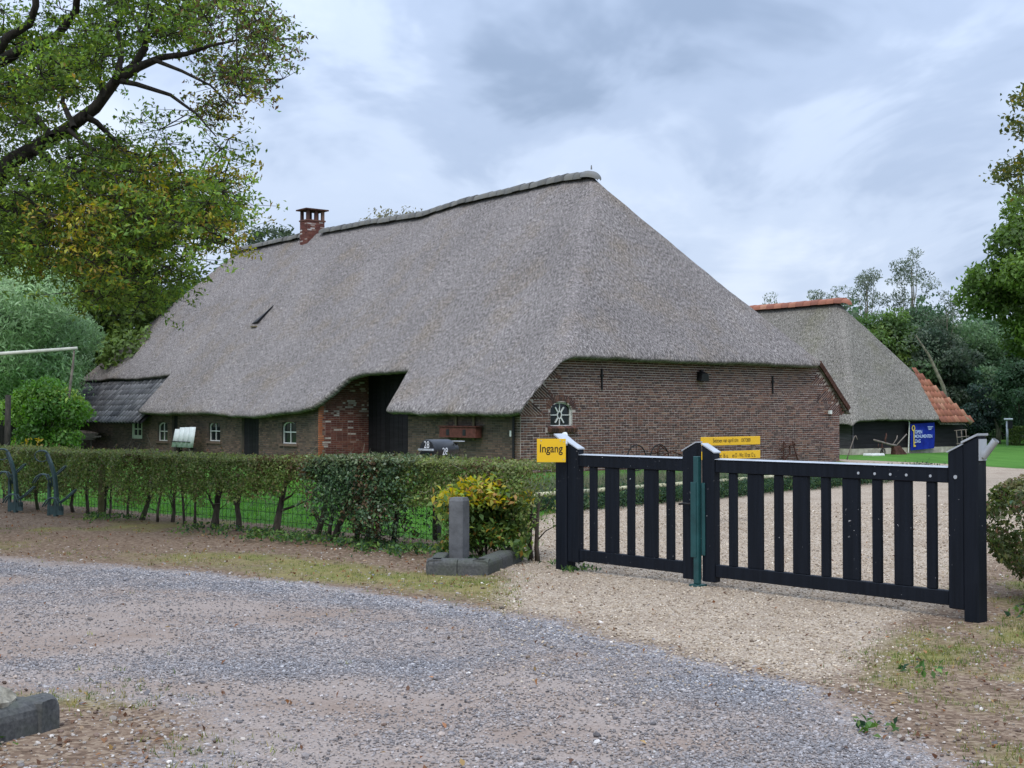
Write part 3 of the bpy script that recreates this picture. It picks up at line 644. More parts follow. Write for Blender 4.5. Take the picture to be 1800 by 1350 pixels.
# arch bricks over, and soldier bricks under, the star window
for k in range(21):
    a = math.radians(152 - k*124/20); rr = 0.50
    x = SWx + math.cos(a)*rr*0.93; z = SWz1-0.36 + math.sin(a)*rr*0.80
    bl.append((x + 0.022*math.sin(a), z - 0.022*math.cos(a), 0.17, 0.046, a))
bl.sort(key=lambda b: b[0]*0.9 + abs(b[1]-1.2)*0.15)
endw = wall('end_wall', 'mortar', 'brick', bl, strips, farm, (0, 0, 0), 0, single=300, seed=4)
for k in range(13):
    link('brick', brick_unit('brick'), endw, (SWx-0.50+k*0.078, -0.10, SWz0-0.17+random.uniform(-.004, .004)), (0.35, 0, 0), (0.058, 0.19, 0.125))
# long wall (seen from the left): x = 34.8 - u
LW = 34.8
lx = lambda u: LW - u
W1 = (lx(22.95), 0.5, 1.25, 0.92); W2 = (lx(18.3), 0.57, 1.30, 0.94); W3 = (lx(12.6), 0.58, 1.34, 0.98)
lholes = [(lx(10.57), lx(5.36), -1, 5), (lx(26.08), lx(25.0), 0.54, 1.36)]
for cx, z0, z1, w_ in (W1, W2, W3): lholes.append((cx-w_/2, cx+w_/2, z0, z1-0.03))
lholes += [(lx(16.1), lx(14.79), -1, 1.5), (lx(22.1), lx(21.55), -1, 1.5)]
bl, strips = lay(lambda z: 0.0, lambda z: LW-0.002, 0.0, 1.86, lholes, 5)
bl.sort(key=lambda b: -b[0])
longw = wall('side_wall', 'mortar_dark', 'brick_grey', bl, strips, farm, (0.0, LW, 0), -math.pi/2, seed=6)
# splayed red brick return wall of the recessed barn door
bl, strips = lay(lambda z: max(0.0, (z-1.95)/1.068), lambda z: 1.93, 0.0, 3.6, [], 8)
redw = wall('recess_wall', 'mortar_red', 'brick_red', [b for b in bl if b[0] > 0.10 or b[1] > 1.95], [s for s in strips if s[2] < 1.86+9], farm, (0.0, 10.57, 0), 0, seed=9)
mb = MB(); q_ = random.Random(3)
for i in range(27):
    z = i*PITCH_B+0.009; mb.box(-0.012, -0.012, z, 0.10+q_.choice((0, 0.06)), 0.06, z+BH)
tag(mb.build('quoin_brick', M['brick_orange'], redw), kind='stuff')
bl, strips = lay(lambda z: 0.0, lambda z: 1.93-max(0.0, (z-1.95)/1.068), 0.0, 3.6, [], 8)
wall('recess_wall', 'mortar_dark', 'brick_grey', bl, strips, farm, (1.93, 5.36, 0), math.pi, seed=19)
# big black barn door at the back of the recess
door = MB().box(1.93, 5.36, 0, 2.0, 10.56, 3.75).build('barn_door', M['black_plank'], farm)
for k in range(20): MB().box(1.905, 5.37+k*0.26, 0.02, 1.928, 5.37+k*0.26+0.245, 3.6).build('plank', M['black_plank'], door)
def plank_door(u0, u1, z1, nm='door'):
    d = MB().box(0.12, u0, 0, 0.16, u1, z1).build(nm, M['black_plank'], farm); n = max(2, int((u1-u0)/0.2))
    for k in range(n):
        a = u0 + (u1-u0)*k/n; MB().box(0.095, a+0.006, 0.02, 0.118, a+(u1-u0)/n-0.006, z1-0.01).build('plank', M['black_plank'], d)
plank_door(14.8, 16.09, 1.7); plank_door(21.56, 22.09, 1.7)
# remaining walls, out of sight
mb = MB(); mb.box(13.4, 0.31, 0, 13.7, 34.8, 1.75); mb.box(0.31, 34.5, 0, 13.39, 34.8, 3.2); mb.build('back_wall', M['mortar_dark'], farm)
# eave beams: wall plates seen under the thatch by the corner
mb = MB(); mb.bar((-0.10, 0.4, 1.60), (-0.10, 5.2, 1.60), 0.07, 0.1); mb.build('eave_beam', M['dark_bark'], farm)

def window(cx, z0, z1, w_, wallo, frame_mat, arched=True, depth=0.09, style='cross', sill=True, bar=0.035):
    """part: frame with glazing bars; sub-parts: pane, sill"""
    fr = MB(); b = bar; sp_ = z1 - (0.20*w_ if arched else 0)
    if arched:
        n = 10; pts = [(-w_/2, z0)] + [(-w_/2*math.cos(math.pi*k/n), sp_ + (z1-sp_)*math.sin(math.pi*k/n)) for k in range(n+1)] + [(w_/2, z0)]
    else: pts = [(-w_/2, z0), (-w_/2, z1), (w_/2, z1), (w_/2, z0)]
    pts2 = []
    cz_ = (z0+z1)/2
    for x, z in pts: pts2.append((x*(1-2*b/w_), z0+b if z <= z0+1e-6 else z0 + (z-z0)*(1-1.0*b/(z1-z0))))
    n = len(pts); vs = [(x, 0, z) for x, z in pts] + [(x, 0, z) for x, z in pts2] + [(x, 0.05, z) for x, z in pts] + [(x, 0.05, z) for x, z in pts2]; fs = []
    for i in range(n):
        j = (i+1) % n; fs += [(i, j, n+j, n+i), (n+i, n+j, 3*n+j, 3*n+i), (i, 2*n+i, 2*n+j, j)]
    fr.add(vs, fs)
    if style == 'star':
        zc = z0+(z1-z0)*0.47
        fr.box(-0.012, 0.006, z0+b*0.8, 0.012, 0.03, zc-0.10); fr.box(-0.012, 0.006, zc+0.10, 0.012, 0.03, z1-b*0.5)
        fr.box(-w_/2+b*0.8, 0.006, zc-0.012, -0.075, 0.03, zc+0.012); fr.box(0.075, 0.006, zc-0.012, w_/2-b*0.8, 0.03, zc+0.012)
        m = 14
        for k in range(m):
            a0, a1 = 2*math.pi*k/m, 2*math.pi*(k+1)/m
            fr.bar((math.cos(a0)*0.075, 0.018, zc+math.sin(a0)*0.10), (math.cos(a1)*0.075, 0.018, zc+math.sin(a1)*0.10), 0.026, 0.03, (0, 1, 0))
        for sx in (-1, 1):
            for sz in (-1, 1): fr.bar((sx*0.062, 0.018, zc+sz*0.085), (sx*0.155, 0.018, zc+sz*0.215), 0.036, 0.03, (0, 1, 0))
    elif style == 'cross':
        zc = z0+(z1-z0)*0.52; fr.box(-0.016, 0.006, z0+b*0.8, 0.016, 0.03, zc-0.018); fr.box(-0.016, 0.006, zc+0.018, 0.016, 0.03, z1-b*0.5); fr.box(-w_/2+b*0.8, 0.004, zc-0.018, w_/2-b*0.8, 0.032, zc+0.018)
    f = fr.build('window', M[frame_mat], wallo, loc=(cx, depth, 0))
    MB().prism(pts, 0.036, 0.046).build('pane', M['glass'], f)
    rv = MB()                                                # reveal lining the opening
    for i in range(n-1): rv.add([(pts[i][0], 0.0, pts[i][1]), (pts[i+1][0], 0.0, pts[i+1][1]), (pts[i+1][0], -depth, pts[i+1][1]), (pts[i][0], -depth, pts[i][1])], [(0, 1, 2, 3)])
    rv.build('reveal', M[frame_mat] if style == 'star' else M['mortar_dark'], f)
    if sill: MB().box(-w_/2-0.12, -depth-0.06, z0-0.09, w_/2+0.12, -0.002, z0-0.008).build('sill', M['brick_grey'], f)
    return f
window(SWx, SWz0, SWz1, SWw, endw, 'white_paint', True, 0.07, 'star', False, 0.03)
for cx, z0, z1, w_ in (W1, W2, W3): window(cx, z0, z1, w_, longw, 'white_paint', True, 0.05)
# square pale window: thick top and bottom boards round a four pane sash
f = window(lx(25.54), 0.545, 1.355, 1.07, longw, 'cream_paint', False, 0.012, 'none', False, 0.06)
mb = MB(); mb.box(-0.5, -0.006, 0.60, 0.5, 0.03, 0.70); mb.box(-0.5, -0.006, 1.20, 0.5, 0.03, 1.32); mb.box(-0.5, -0.004, 0.70, -0.32, 0.03, 1.20); mb.box(0.42, -0.004, 0.70, 0.5, 0.03, 1.20)
mb.box(-0.0, -0.004, 0.70, 0.07, 0.03, 0.93); mb.box(-0.0, -0.004, 0.98, 0.07, 0.03, 1.2); mb.box(-0.32, -0.005, 0.93, 0.42, 0.03, 0.98); mb.build('sash', M['cream_paint'], f)
# wall anchors and downpipe
for v_, z0, z1 in ((2.94, 2.29, 2.89), (10.29, 2.25, 2.80)):
    mb = MB(); mb.box(-0.022, -0.05, z0, 0.022, -0.013, z1); mb.box(-0.05, -0.07, (z0+z1)/2+0.08, 0.05, -0.012, (z0+z1)/2+0.13); mb.build('wall_anchor', M['black_iron'], endw, loc=(v_, 0, 0))
pp = MB().tube([(lx(0.22), -0.07, 0.0), (lx(0.22), -0.07, 1.55)], 0.035, 8).build('downpipe', M['black_iron'], longw)
MB().box(lx(0.30)-.03, -0.115, 1.0, lx(0.30)+.03, -0.10, 1.16).build('pipe_clip', M['white_paint'], longw)
# red verge tiles on the far slope's edge and corner lamp socket
mb = MB()
for k in range(16):
    t0 = k/16; v_ = 12.5 + t0*1.55; z = float(roof_h(np.array([v_]), np.array([-0.10]))[0]) - 0.03
    mb.bar((v_, -0.13, z+0.03), (v_+0.105, -0.13, z-0.09), 0.06, 0.15, (0, 0, 1))
tag(mb.build('verge_tile', M['rust'], roof), kind='stuff')
MB().box(13.09, -0.09, 1.60, 13.21, -0.013, 1.72).build('wall_socket', M['white_paint'], endw)
# lower tiled roof at the far left corner: every pantile a piece
def pantile(mat, w_, ln, amp):
    n = 6; vs = []
    for y, dz in ((0, 0.012), (ln*1.12, 0.0)):
        for k in range(n+1):
            t = k/n; vs.append((t*w_*1.06, y, amp*(math.sin(t*2*math.pi)*0.55 + (0.5 if t > 0.75 else 0)) + dz))
    for k in range(n+1): x, y, z = vs[k]; vs.append((x, y, z-0.03))
    m = n+1; fs = [(k, k+1, m+k+1, m+k) for k in range(n)] + [(k, 2*m+k, 2*m+k+1, k+1) for k in range(n)]
    return MB().add(vs, fs).mesh('roof_tile', M[mat], True)
tb = MB(); zt = lambda v: roof_h(np.array([v]), np.array([27.0]))[0] - 0.42
tb.add([(-0.5, 23.9, zt(-.5)), (1.7, 23.9, zt(1.7)), (1.7, 35.0, zt(1.7)), (-0.5, 35.0, zt(-.5)), (-0.5, 23.9, zt(-.5)-.06), (1.7, 23.9, zt(1.7)-.06), (1.7, 35.0, zt(1.7)-.06), (-0.5, 35.0, zt(-.5)-.06)],
       [(0, 1, 2, 3), (7, 6, 5, 4), (0, 4, 5, 1), (1, 5, 6, 2), (2, 6, 7, 3), (3, 7, 4, 0)])
tr = tb.build('tiled_roof', M['black_iron'], farm)
tm = pantile('tile_black', 0.335, 0.335, 0.12); ang = math.atan((zt(1.5)-zt(-.4))/1.9)
for c_ in range(33):
    for r_ in range(9):
        v_ = -0.56 + r_*0.335*math.cos(ang); u_ = 24.02 + c_*0.335 + 0.335
        link('roof_tile', tm, tr, (v_, u_, zt(-.5) + (v_+.5)*math.tan(ang) + 0.035 + random.uniform(-.008, .008)), Matrix.Rotation(-math.pi/2, 3, 'Z').to_4x4().to_euler() if False else (0, 0, 0))
for o in list(tr.children):                                   # tile axes: length up the slope (+x), width back along -y
    mt = Matrix(((0, math.cos(ang), -math.sin(ang)), (-1, 0, 0), (0, math.sin(ang), math.cos(ang))))
    o.rotation_euler = mt.to_euler(); o.rotation_euler.rotate_axis('Z', random.uniform(-.02, .02))
mb = MB(); mb.bar((-0.55, 35.08, zt(-.5)+0.06), (1.6, 35.08, zt(1.6)+0.10), 0.16, 0.12); mb.build('verge_board', M['tan_wood'], farm)

# ------------------------------------------------------------------ the small barn behind
BA = math.radians(36.4)
barn = thing('barn', 'small thatched barn with orange ridge tiles behind the farmhouse', 'barn', (13.18, 51.1, 0), BA)
def barn_h(v, u):
    h = 6.30 - np.abs(v-3.3)*1.375; hip = 1.34 + (u+0.35)*1.375; hip2 = 1.4 + (15-u)*1.375
    h = h + 0.08*np.exp(-np.minimum(v+0.4, 6.95-v)/0.6); hip = hip + 0.06*np.exp(-(u+.35)/0.5)
    return smin(smin(h, hip, 0.45), hip2, 0.5)
vv = np.linspace(-0.40, 6.95, 110); ub = np.concatenate([[-0.35, -0.33, -0.29], np.arange(-0.25, 4.0, 0.05), np.arange(4, 15.01, 0.25)])
Vb, Ub = np.meshgrid(vv, ub, indexing='ij'); Hb = barn_h(Vb, Ub) + fbm(Ub, Vb, 41, 0.3, 3)*0.03 + fbm(Ub, Vb, 42, 1.8)*0.05
line = np.interp(Ub, [-0.35, 2.05], [5.05, 5.6])                      # where thatch stops and tiles begin on the hip
tilem = (Vb > line) & (1.34 + (Ub+.35)*1.375 < 6.3-np.abs(Vb-3.3)*1.375 + 0.25)
edge = np.minimum(np.minimum(Ub+0.35, 15-Ub), np.minimum(Vb+0.4, 6.95-Vb)); re = 0.05*np.clip(1-edge/0.10, 0, 1)**2
Hb = Hb - re - tilem*0.20
top_ = np.stack([Vb, Ub, Hb], -1); bot_ = np.stack([Vb, Ub+0.10*np.clip(1-(Ub+.35)/.3, 0, 1), Hb+re-0.26*np.clip(.4+edge*1.5, .4, 1)+tilem*0.12], -1); nU, nV = Vb.shape
ti = np.arange(nU*nV).reshape(nU, nV); bi = ti+nU*nV; Qr = [gridq(ti), gridq(bi)[:, ::-1]]
for a, b in ((ti[0], bi[0]), (bi[-1], ti[-1]), (bi[:, 0], ti[:, 0]), (ti[:, -1], bi[:, -1])): Qr.append(np.stack([a[:-1], b[:-1], b[1:], a[1:]], -1))
me = np_mesh('thatched_roof', np.concatenate([top_.reshape(-1, 3), bot_.reshape(-1, 3)]), np.concatenate(Qr), M['thatch_old'], None, True)
thatch_coords(me, Ub, Vb, (-re*1.5, -0.26+0*re), 1.34 + (Ub+0.35)*1.375 - 6.30 + np.abs(Vb-3.3)*1.375, 1.7, 1.7)
broof = link('thatched_roof', me, barn)
rt2 = ridge_tile_mesh('ridge_tile', M['tile_orange'], 0.24, 0.42)
for k in range(24):
    u = 3.05 + k*0.42; z = float(barn_h(np.array([3.3]), np.array([max(u+.2, 3.5)]))[0])
    link('ridge_tile', rt2, broof, (3.3, u, z+0.0+random.uniform(-.01, .01)), (0 if k else 0.1, random.uniform(-.03, .03), random.uniform(-.02, .02)))
mb = MB(); vs = []
for i in range(5):
    b = i/4*math.pi/2
    for k in range(7): a = math.pi*k/6; vs.append((-math.cos(a)*0.26*math.cos(b*0.8), -math.sin(b)*0.3, math.sin(a)*0.2*math.cos(b*0.9)-0.03-0.12*(i/4)**2))
mb.add(vs, [(i*7+k, (i+1)*7+k, (i+1)*7+k+1, i*7+k+1) for i in range(4) for k in range(6)]).build('ridge_end_cap', M['tile_orange'], broof, True, loc=(3.3, 3.07, float(barn_h(np.array([3.3]), np.array([3.5]))[0])))
# orange pantiles on the lower right of the hip
tm2 = pantile('tile_orange', 0.245, 0.31, 0.035); ang2 = math.atan(1.375)
for r_ in range(11):
    u_ = -0.43 + r_*0.31*math.cos(ang2); left = np.interp(u_, [-0.35, 2.05], [5.02, 5.55]); z_ = 1.34 + (u_+.35)*1.375
    right = 3.3 + (6.30 + 0.12 - z_)/1.375
    v_ = left
    while v_ < right - 0.08:
        o = link('roof_tile', tm2, broof, (v_, u_, z_ + 0.02 + random.uniform(-.008, .008)), (ang2, 0, random.uniform(-.02, .02)))
        v_ += 0.245
mb = MB(); a0 = Vector((7.05, -0.45, 1.36)); a1 = Vector((5.45, 1.72, 4.05-0.0))
hr = MB(); pr_ = pantile
for k in range(9):
    p = a0.lerp(a1, k/9); q = a0.lerp(a1, (k+1.1)/9); zq = lambda w: Vector((w.x, w.y, float(barn_h(np.array([w.x]), np.array([w.y]))[0])+0.03))
    hr = MB().tube([zq(p)+Vector((0, 0, .02)), zq(q)], [0.10, 0.09], 8); hr.build('hip_tile', M['log'] if k % 3 else M['tan_wood'], broof, True)
# walls: pale stone plinth and boards, one by one: eave shade in the black, side ones grey as lit
MB().box(-0.02, 0.0, -0.1, 7.18, 0.25, 0.24).build('plinth', M['pale_stone'], barn)
MB().box(0.0, 0.26, -0.1, 0.25, 14.5, 0.24).build('plinth', M['pale_stone'], barn)
bw = MB().box(0.02, 0.06, 0.245, 7.14, 0.2, 1.55).build('end_wall', M['black_plank'], barn)
for k in range(7): MB().box(0.0, 0.02+0.004*(k % 2), 0.25+k*0.178, 7.15, 0.058, 0.25+k*0.178+0.17).build('plank', M['black_plank'], bw)
bs = MB().box(0.06, 0.21, 0.245, 0.2, 14.4, 1.7).build('side_wall', M['grey_plank'], barn)
for k in range(8): MB().box(0.0+0.003*(k % 2), 0.0, 0.25+k*0.178, 0.056, 14.4, 0.25+k*0.178+0.17).build('plank', M['grey_plank'], bs)
MB().box(7.0, 0.26, 0, 7.15, 14.4, 1.5).build('back_wall', M['black_plank'], barn)
def B2W(v, u, z=0): return (13.18 + v*math.cos(BA) - u*math.sin(BA), 51.1 + v*math.sin(BA) + u*math.cos(BA), z)
def F2W(v, u, z=0): return (0.23 + v*math.cos(FA) - u*math.sin(FA), 35.5 + v*math.sin(FA) + u*math.cos(FA), z)

# flag leaning at the barn wall
fl = thing('flag', 'blue flag with a yellow key and white lettering against the black barn wall', 'flag', B2W(3.3, -0.14), BA)
MB().tube([(-0.05, 0.0, 0.05), (0.02, 0.0, 1.27), (-0.05, 0.0, 1.33)], 0.025, 6).build('pole', M['white_paint'], fl)
nx_, nz_ = 24, 18; V = []; 
for i in range(nx_+1):
    for j in range(nz_+1):
        s_, t_ = i/nx_, j/nz_; V.append((0.05+s_*1.55, -0.03+0.025*math.sin(s_*9+t_*3)*s_, 0.13+t_*1.05 + 0.06*s_*(1) ))
Q = np.array([(i*(nz_+1)+j, (i+1)*(nz_+1)+j, (i+1)*(nz_+1)+j+1, i*(nz_+1)+j+1) for i in range(nx_) for j in range(nz_)])
link('cloth', np_mesh('cloth', np.array(V), Q, M['flag_blue'], None, True), fl)
for txt, x, z, w_, h_ in (('OPEN', 0.30, 0.80, 0.46, 0.14), ('MONUMENTEN', 0.28, 0.62, 1.14, 0.14), ('DAG', 0.32, 0.43, 0.34, 0.14)):
    link('lettering', text_mesh(txt, w_, h_, M['letter_pale'], bold=0.015), fl, (x, -0.062, z))
for k in range(3): MB().box(1.12+0.03*k, -0.064, 1.06-0.055*k, 1.48-0.06*k, -0.060, 1.085-0.055*k).build('print_line', M['letter_pale'], fl)
mb = MB(); n = 12
for k in range(n):
    a0, a1 = 2*math.pi*k/n, 2*math.pi*(k+1)/n; mb.bar((0.2+math.cos(a0)*0.085, -0.064, 1.02+math.sin(a0)*0.10), (0.2+math.cos(a1)*0.085, -0.064, 1.02+math.sin(a1)*0.10), 0.05, 0.006, (0, 1, 0))
mb.box(0.20, -0.066, 0.27, 0.255, -0.062, 0.93); mb.box(0.256, -0.066, 0.42, 0.33, -0.062, 0.46); mb.box(0.256, -0.066, 0.27, 0.34, -0.062, 0.34); mb.build('key_print', M['key_yellow'], fl)

# ------------------------------------------------------------------ the black gate
gA = math.radians(-48.54); GO = (0.57, 13.96, 0)
def hexpost(nm, label, s0, s1, zt0, zt1, depth=0.2):
    t = thing(nm, label, 'gate post', GO, gA)
    mb = MB().prism([(s0, -0.25), (s1, -0.25), (s1, zt1), (s0, zt0)], -0.06, depth-0.06); mb.build('post', M['black_paint'], t, bevel=0.012)
    MB().add([(s0-.008, -0.07, zt0+.003), (s1+.008, -0.07, zt1+.003), (s1+.008, depth-.05, zt1+.003), (s0-.008, depth-.05, zt0+.003), (s0-.008, -0.07, zt0+.02), (s1+.008, -0.07, zt1+.02), (s1+.008, depth-.05, zt1+.02), (s0-.008, depth-.05, zt0+.02)],
             [(3,2,1,0),(4,5,6,7),(0,1,5,4),(1,2,6,5),(2,3,7,6),(3,0,4,7)]).build('cap', M['zinc'], t)
    return t
pl_ = hexpost('gate_post', 'thick black gate post on the left carrying the Ingang sign', -0.105, 0.062, 1.405, 1.30, 0.15)
MB().tube([(-0.09, 0.10, 1.33), (-0.16, 0.13, 1.42)], 0.032, 10).build('pole_socket', M['white_paint'], pl_, True)
pr_ = hexpost('gate_post', 'thick black gate post on the right with a grey pole socket', 4.60, 4.725, 1.40, 1.465, 0.15)
mb = MB(); mb.box(4.727, -0.04, 1.27, 4.737, 0.07, 1.44); mb.build('socket_plate', M['zinc'], pr_)
n = 12; vs = []; ax = Vector((0.62, 0.0, 0.78)).normalized(); pA = Vector((4.735, 0.02, 1.30)); pB = pA + ax*0.17
MB().tube([pA, pB], 0.029, 12, cap=False).build('pole_socket', M['zinc'], pr_, True)
MB().tube([pA+ax*0.005, pB-ax*0.05], 0.024, 12).build('dark_bore_plug', M['black_iron'], pr_, True)  # black plug in place of the shade inside the tube
def leaf_gate(label, st0, st1, r0, r1, slats, tops):
    t = thing('gate_leaf', label, 'gate', GO, gA); y0, y1 = -0.03, 0.035
    for (a, b, za, zb, zl) in (st0, st1):
        MB().prism([(a, zl), (b, zl), (b, zb), (a, za)], y0-0.012, y1+0.012).build('stile', M['black_paint'], t, bevel=0.006)
        MB().add([(a-.004, y0-.018, za+.002), (b+.004, y0-.018, zb+.002), (b+.004, y1+.018, zb+.002), (a-.004, y1+.018, za+.002), (a-.004, y0-.018, za+.014), (b+.004, y0-.018, zb+.014), (b+.004, y1+.018, zb+.014), (a-.004, y1+.018, za+.014)],
                 [(3,2,1,0),(4,5,6,7),(0,1,5,4),(1,2,6,5),(2,3,7,6),(3,0,4,7)]).build('cap', M['zinc'], t)  # pale top strip carries the stile's highlight in its colour
    MB().box(r0, y0, 1.085, r1, y1, 1.205).build('rail', M['black_paint'], t, bevel=0.006)
    MB().add([(r0, y0-.01, 1.207), (r1, y0-.01, 1.207), (r1, y1+.01, 1.207), (r0, y1+.01, 1.207), (r0, y0-.004, 1.210), (r1, y0-.004, 1.210), (r1, y1+.006, 1.219), (r0, y1+.006, 1.219)],
             [(3,2,1,0),(4,5,6,7),(0,1,5,4),(1,2,6,5),(2,3,7,6),(3,0,4,7)]).build('rail_cap_glint', M['zinc'], t)  # pale zinc stands in for the white reflection on the sloped cap
    MB().box(r0, y0, 0.105, r1, y1, 0.222).build('rail', M['black_paint'], t, bevel=0.006)
    for a, b in slats: MB().box(a, y0+0.012, 0.223, b, y1-0.012, 1.084).build('slat', M['black_paint'], t, bevel=0.004)
    return t
lf = leaf_gate('narrow left leaf of the black slatted gate, with a lever handle', (0.066, 0.225, 1.335, 1.262, 0.085), (1.655, 1.825, 1.275, 1.36, 0.06), 0.227, 1.653,
               [(.365, .455), (.59, .765), (.90, .985), (1.13, 1.30), (1.425, 1.515)], None)
rf = leaf_gate('wide right leaf of the black slatted gate beyond the green centre post', (1.90, 2.05, 1.345, 1.265, 0.055), (4.46, 4.597, 1.325, 1.395, 0.085), 2.052, 4.458,
               [(2.20, 2.285), (2.42, 2.585), (2.72, 2.805), (2.925, 3.09), (3.225, 3.31), (3.445, 3.61), (3.74, 3.825), (3.95, 4.11), (4.25, 4.335)], None)
mb = MB(); mb.tube([(1.785, -0.042, 0.78), (1.785, -0.095, 0.78)], 0.012, 8); mb.tube([(1.79, -0.09, 0.78), (1.73, -0.095, 0.783), (1.66, -0.092, 0.772)], 0.011, 8); mb.build('lever_handle', M['black_iron'], lf, True)
MB().box(1.775, -0.047, 0.63, 1.80, -0.0425, 0.70).build('keyhole_plate', M['zinc'], lf)
for s_ in (3.62, 3.78, 3.93, 4.08, 4.30): MB().tube([(s_, -0.031, 1.135), (s_, -0.036, 1.135)], 0.012, 8).build('bolt', M['zinc'], rf)
MB().tube([(4.53, -0.043, 1.135), (4.53, -0.05, 1.135)], 0.016, 8).build('bolt', M['zinc'], rf)
gp = thing('gate_drop_post', 'dark green steel centre post between the two gate leaves', 'post', GO, gA)
MB().box(1.832, -0.09, 0.03, 1.893, -0.044, 1.235).build('post', M['green_steel'], gp, bevel=0.005)
MB().box(1.805, -0.098, 0.28, 1.872, -0.0915, 0.99).build('cover_plate', M['green_steel'], gp, bevel=0.002)
MB().box(1.905, -0.058, 0.30, 1.945, -0.0435, 0.985).build('strike_plate', M['green_steel'], gp, bevel=0.003)
MB().box(1.81, -0.13, 0.0, 1.93, 0.0, 0.028).build('foot_plate', M['green_steel'], gp, bevel=0.004)

# yellow sign "Ingang"
sg = thing('entrance_sign', 'square yellow sign reading Ingang on the left gate post', 'sign', (0.26, 13.80, 1.13))
MB().box(0, 0, 0, 0.302, 0.004, 0.245).build('panel', M['yellow'], sg, bevel=0.0015)
link('lettering', text_mesh('Ingang', 0.238, 0.112, M['letter_black'], bold=0.012), sg, (0.032, -0.0015, 0.075))
for x, z in ((0.045, 0.225), (0.245, 0.225), (0.28, 0.215), (0.28, 0.028)): MB().tube([(x, -0.003, z), (x, 0.0, z)], 0.006, 8).build('screw', M['zinc'], sg)
# opening times board
BD = math.atan2(0.9, 1.01)
tb_ = thing('opening_times_board', 'two yellow boards with opening season and hours on dark posts behind the gate', 'sign', (2.72, 19.0, 0), BD)
for s_ in (0.10, 1.24): MB().box(s_-0.03, 0.012, -0.2, s_+0.03, 0.06, 1.335).build('post', M['grey_wood'], tb_)
b1_ = MB().box(0, -0.012, 1.17, 1.355, 0.010, 1.293).build('board', M['yellow'], tb_, bevel=0.003)
b2_ = MB().box(0, -0.012, 0.965, 1.355, 0.010, 1.083).build('board', M['yellow'], tb_, bevel=0.003)
link('lettering', text_mesh('Seizoen van april t/m', 0.58, 0.078, M['letter_black'], bold=0.008), b1_, (0.25, -0.0135, 1.194)); link('lettering', text_mesh('OKTOBER', 0.225, 0.054, M['letter_black'], bold=0.008), b1_, (0.90, -0.0135, 1.213))
link('lettering', text_mesh('n', 0.03, 0.04, M['letter_black'], bold=0.008), b2_, (0.03, -0.0135, 0.993)); link('lettering', text_mesh('tot 16 u.', 0.24, 0.066, M['letter_black'], bold=0.008), b2_, (0.36, -0.0135, 0.985)); link('lettering', text_mesh('en D - Wo: 10 tot 12 u.', 0.55, 0.066, M['letter_black'], bold=0.008), b2_, (0.69, -0.0135, 0.985))

# ------------------------------------------------------------------ low rail fence along the bed
rfz = thing('rail_fence', 'low rustic rail fence of pale logs in front of the brick end wall', 'fence')
rp = [(1.31, 22.56), (2.68, 24.2), (4.10, 25.91), (6.0, 28.2), (8.09, 30.67), (10.2, 33.1)]
for x, y in rp: MB().tube([(x, y, -0.2), (x, y, 0.27)], 0.055, 8).build('post', M['log_post'], rfz, True)
rail_l = [(0.25, 21.3)] + rp
for (x0, y0), (x1, y1) in zip(rail_l[:-1], rail_l[1:]): MB().tube([(x0, y0, 0.305), ((x0+x1)/2, (y0+y1)/2, 0.312), (x1, y1, 0.305)], [0.042, 0.040, 0.042], 8).build('rail', M['log'], rfz, True)
# plants of the bed: grey-green lavender clumps and dark creeping juniper
def tuft(P, n, h, spread, colr, sr, w_=0.012):
    k = len(P); base = np.repeat(P, n, 0) + np.concatenate([sr.normal(0, spread, (k*n, 2)), np.zeros((k*n, 1))], 1)
    d = sr.normal(0, 0.35, (k*n, 2)); hh = np.repeat(np.broadcast_to(h, (k,)), n)*sr.uniform(0.6, 1.2, k*n); tip = base + np.stack([d[:, 0]*hh, d[:, 1]*hh, hh], 1)
    a = sr.uniform(0, 6.28, k*n); s_ = np.stack([np.cos(a), np.sin(a), 0*a], 1)*w_
    V = np.stack([base-s_, base+s_, tip], 1).reshape(-1, 3); return V, np.arange(3*k*n).reshape(-1, 3), np.repeat(np.repeat(colr, n, 0)*np.exp(sr.normal(0, .2, (k*n, 1))), 3, 0)
sr = np.random.default_rng(51); q = []; jq = []
for i in range(330):
    t = sr.uniform(0, 1); p = np.array([0.6 + 10.2*t, 21.8 + 12.0*t]); off = np.array([-0.76, 0.65]); q.append(np.append(p + off*sr.uniform(0.5, 2.4), 0))
for i in range(620):
    t = sr.uniform(0, 1); p = np.array([0.6 + 10.2*t, 21.8 + 12.0*t]); off = np.array([-0.76, 0.65]); jq.append(np.append(p + off*sr.uniform(-0.25, 0.5), 0.02))
q = np.array(q); V, T, C = tuft(q, 60, np.interp(q[:, 0], [0, 3.5, 7, 10], [0.50, 0.42, 0.17, 0.08]), 0.14, palette(330, [(0.13, 0.15, 0.085), (0.17, 0.165, 0.10), (0.10, 0.14, 0.07)], None, 0.15, sr), sr)
tag(link('lavender', np_mesh('lavender', V, T, M['grass'], C)), 'grey-green feathery bedding plants in front of the brick wall', 'plants', None, 'stuff')
P = np.repeat(np.array(jq), 60, 0) + sr.normal(0, 1, (620*60, 3))*np.array([0.16, 0.16, 0.09]) + np.array([0, 0, 0.13]); P[:, 2] = np.abs(P[:, 2])+0.01
o = leaf_obj('creeping_juniper', P, 0.075, palette(len(P), [(0.02, 0.05, 0.025), (0.035, 0.075, 0.035), (0.05, 0.09, 0.03)], None, 0.25, sr), None, aspect=0.3, up=0.6, srng=sr)
tag(o, 'dark green creeping ground cover under the low rail fence', 'ground cover', None, 'stuff')

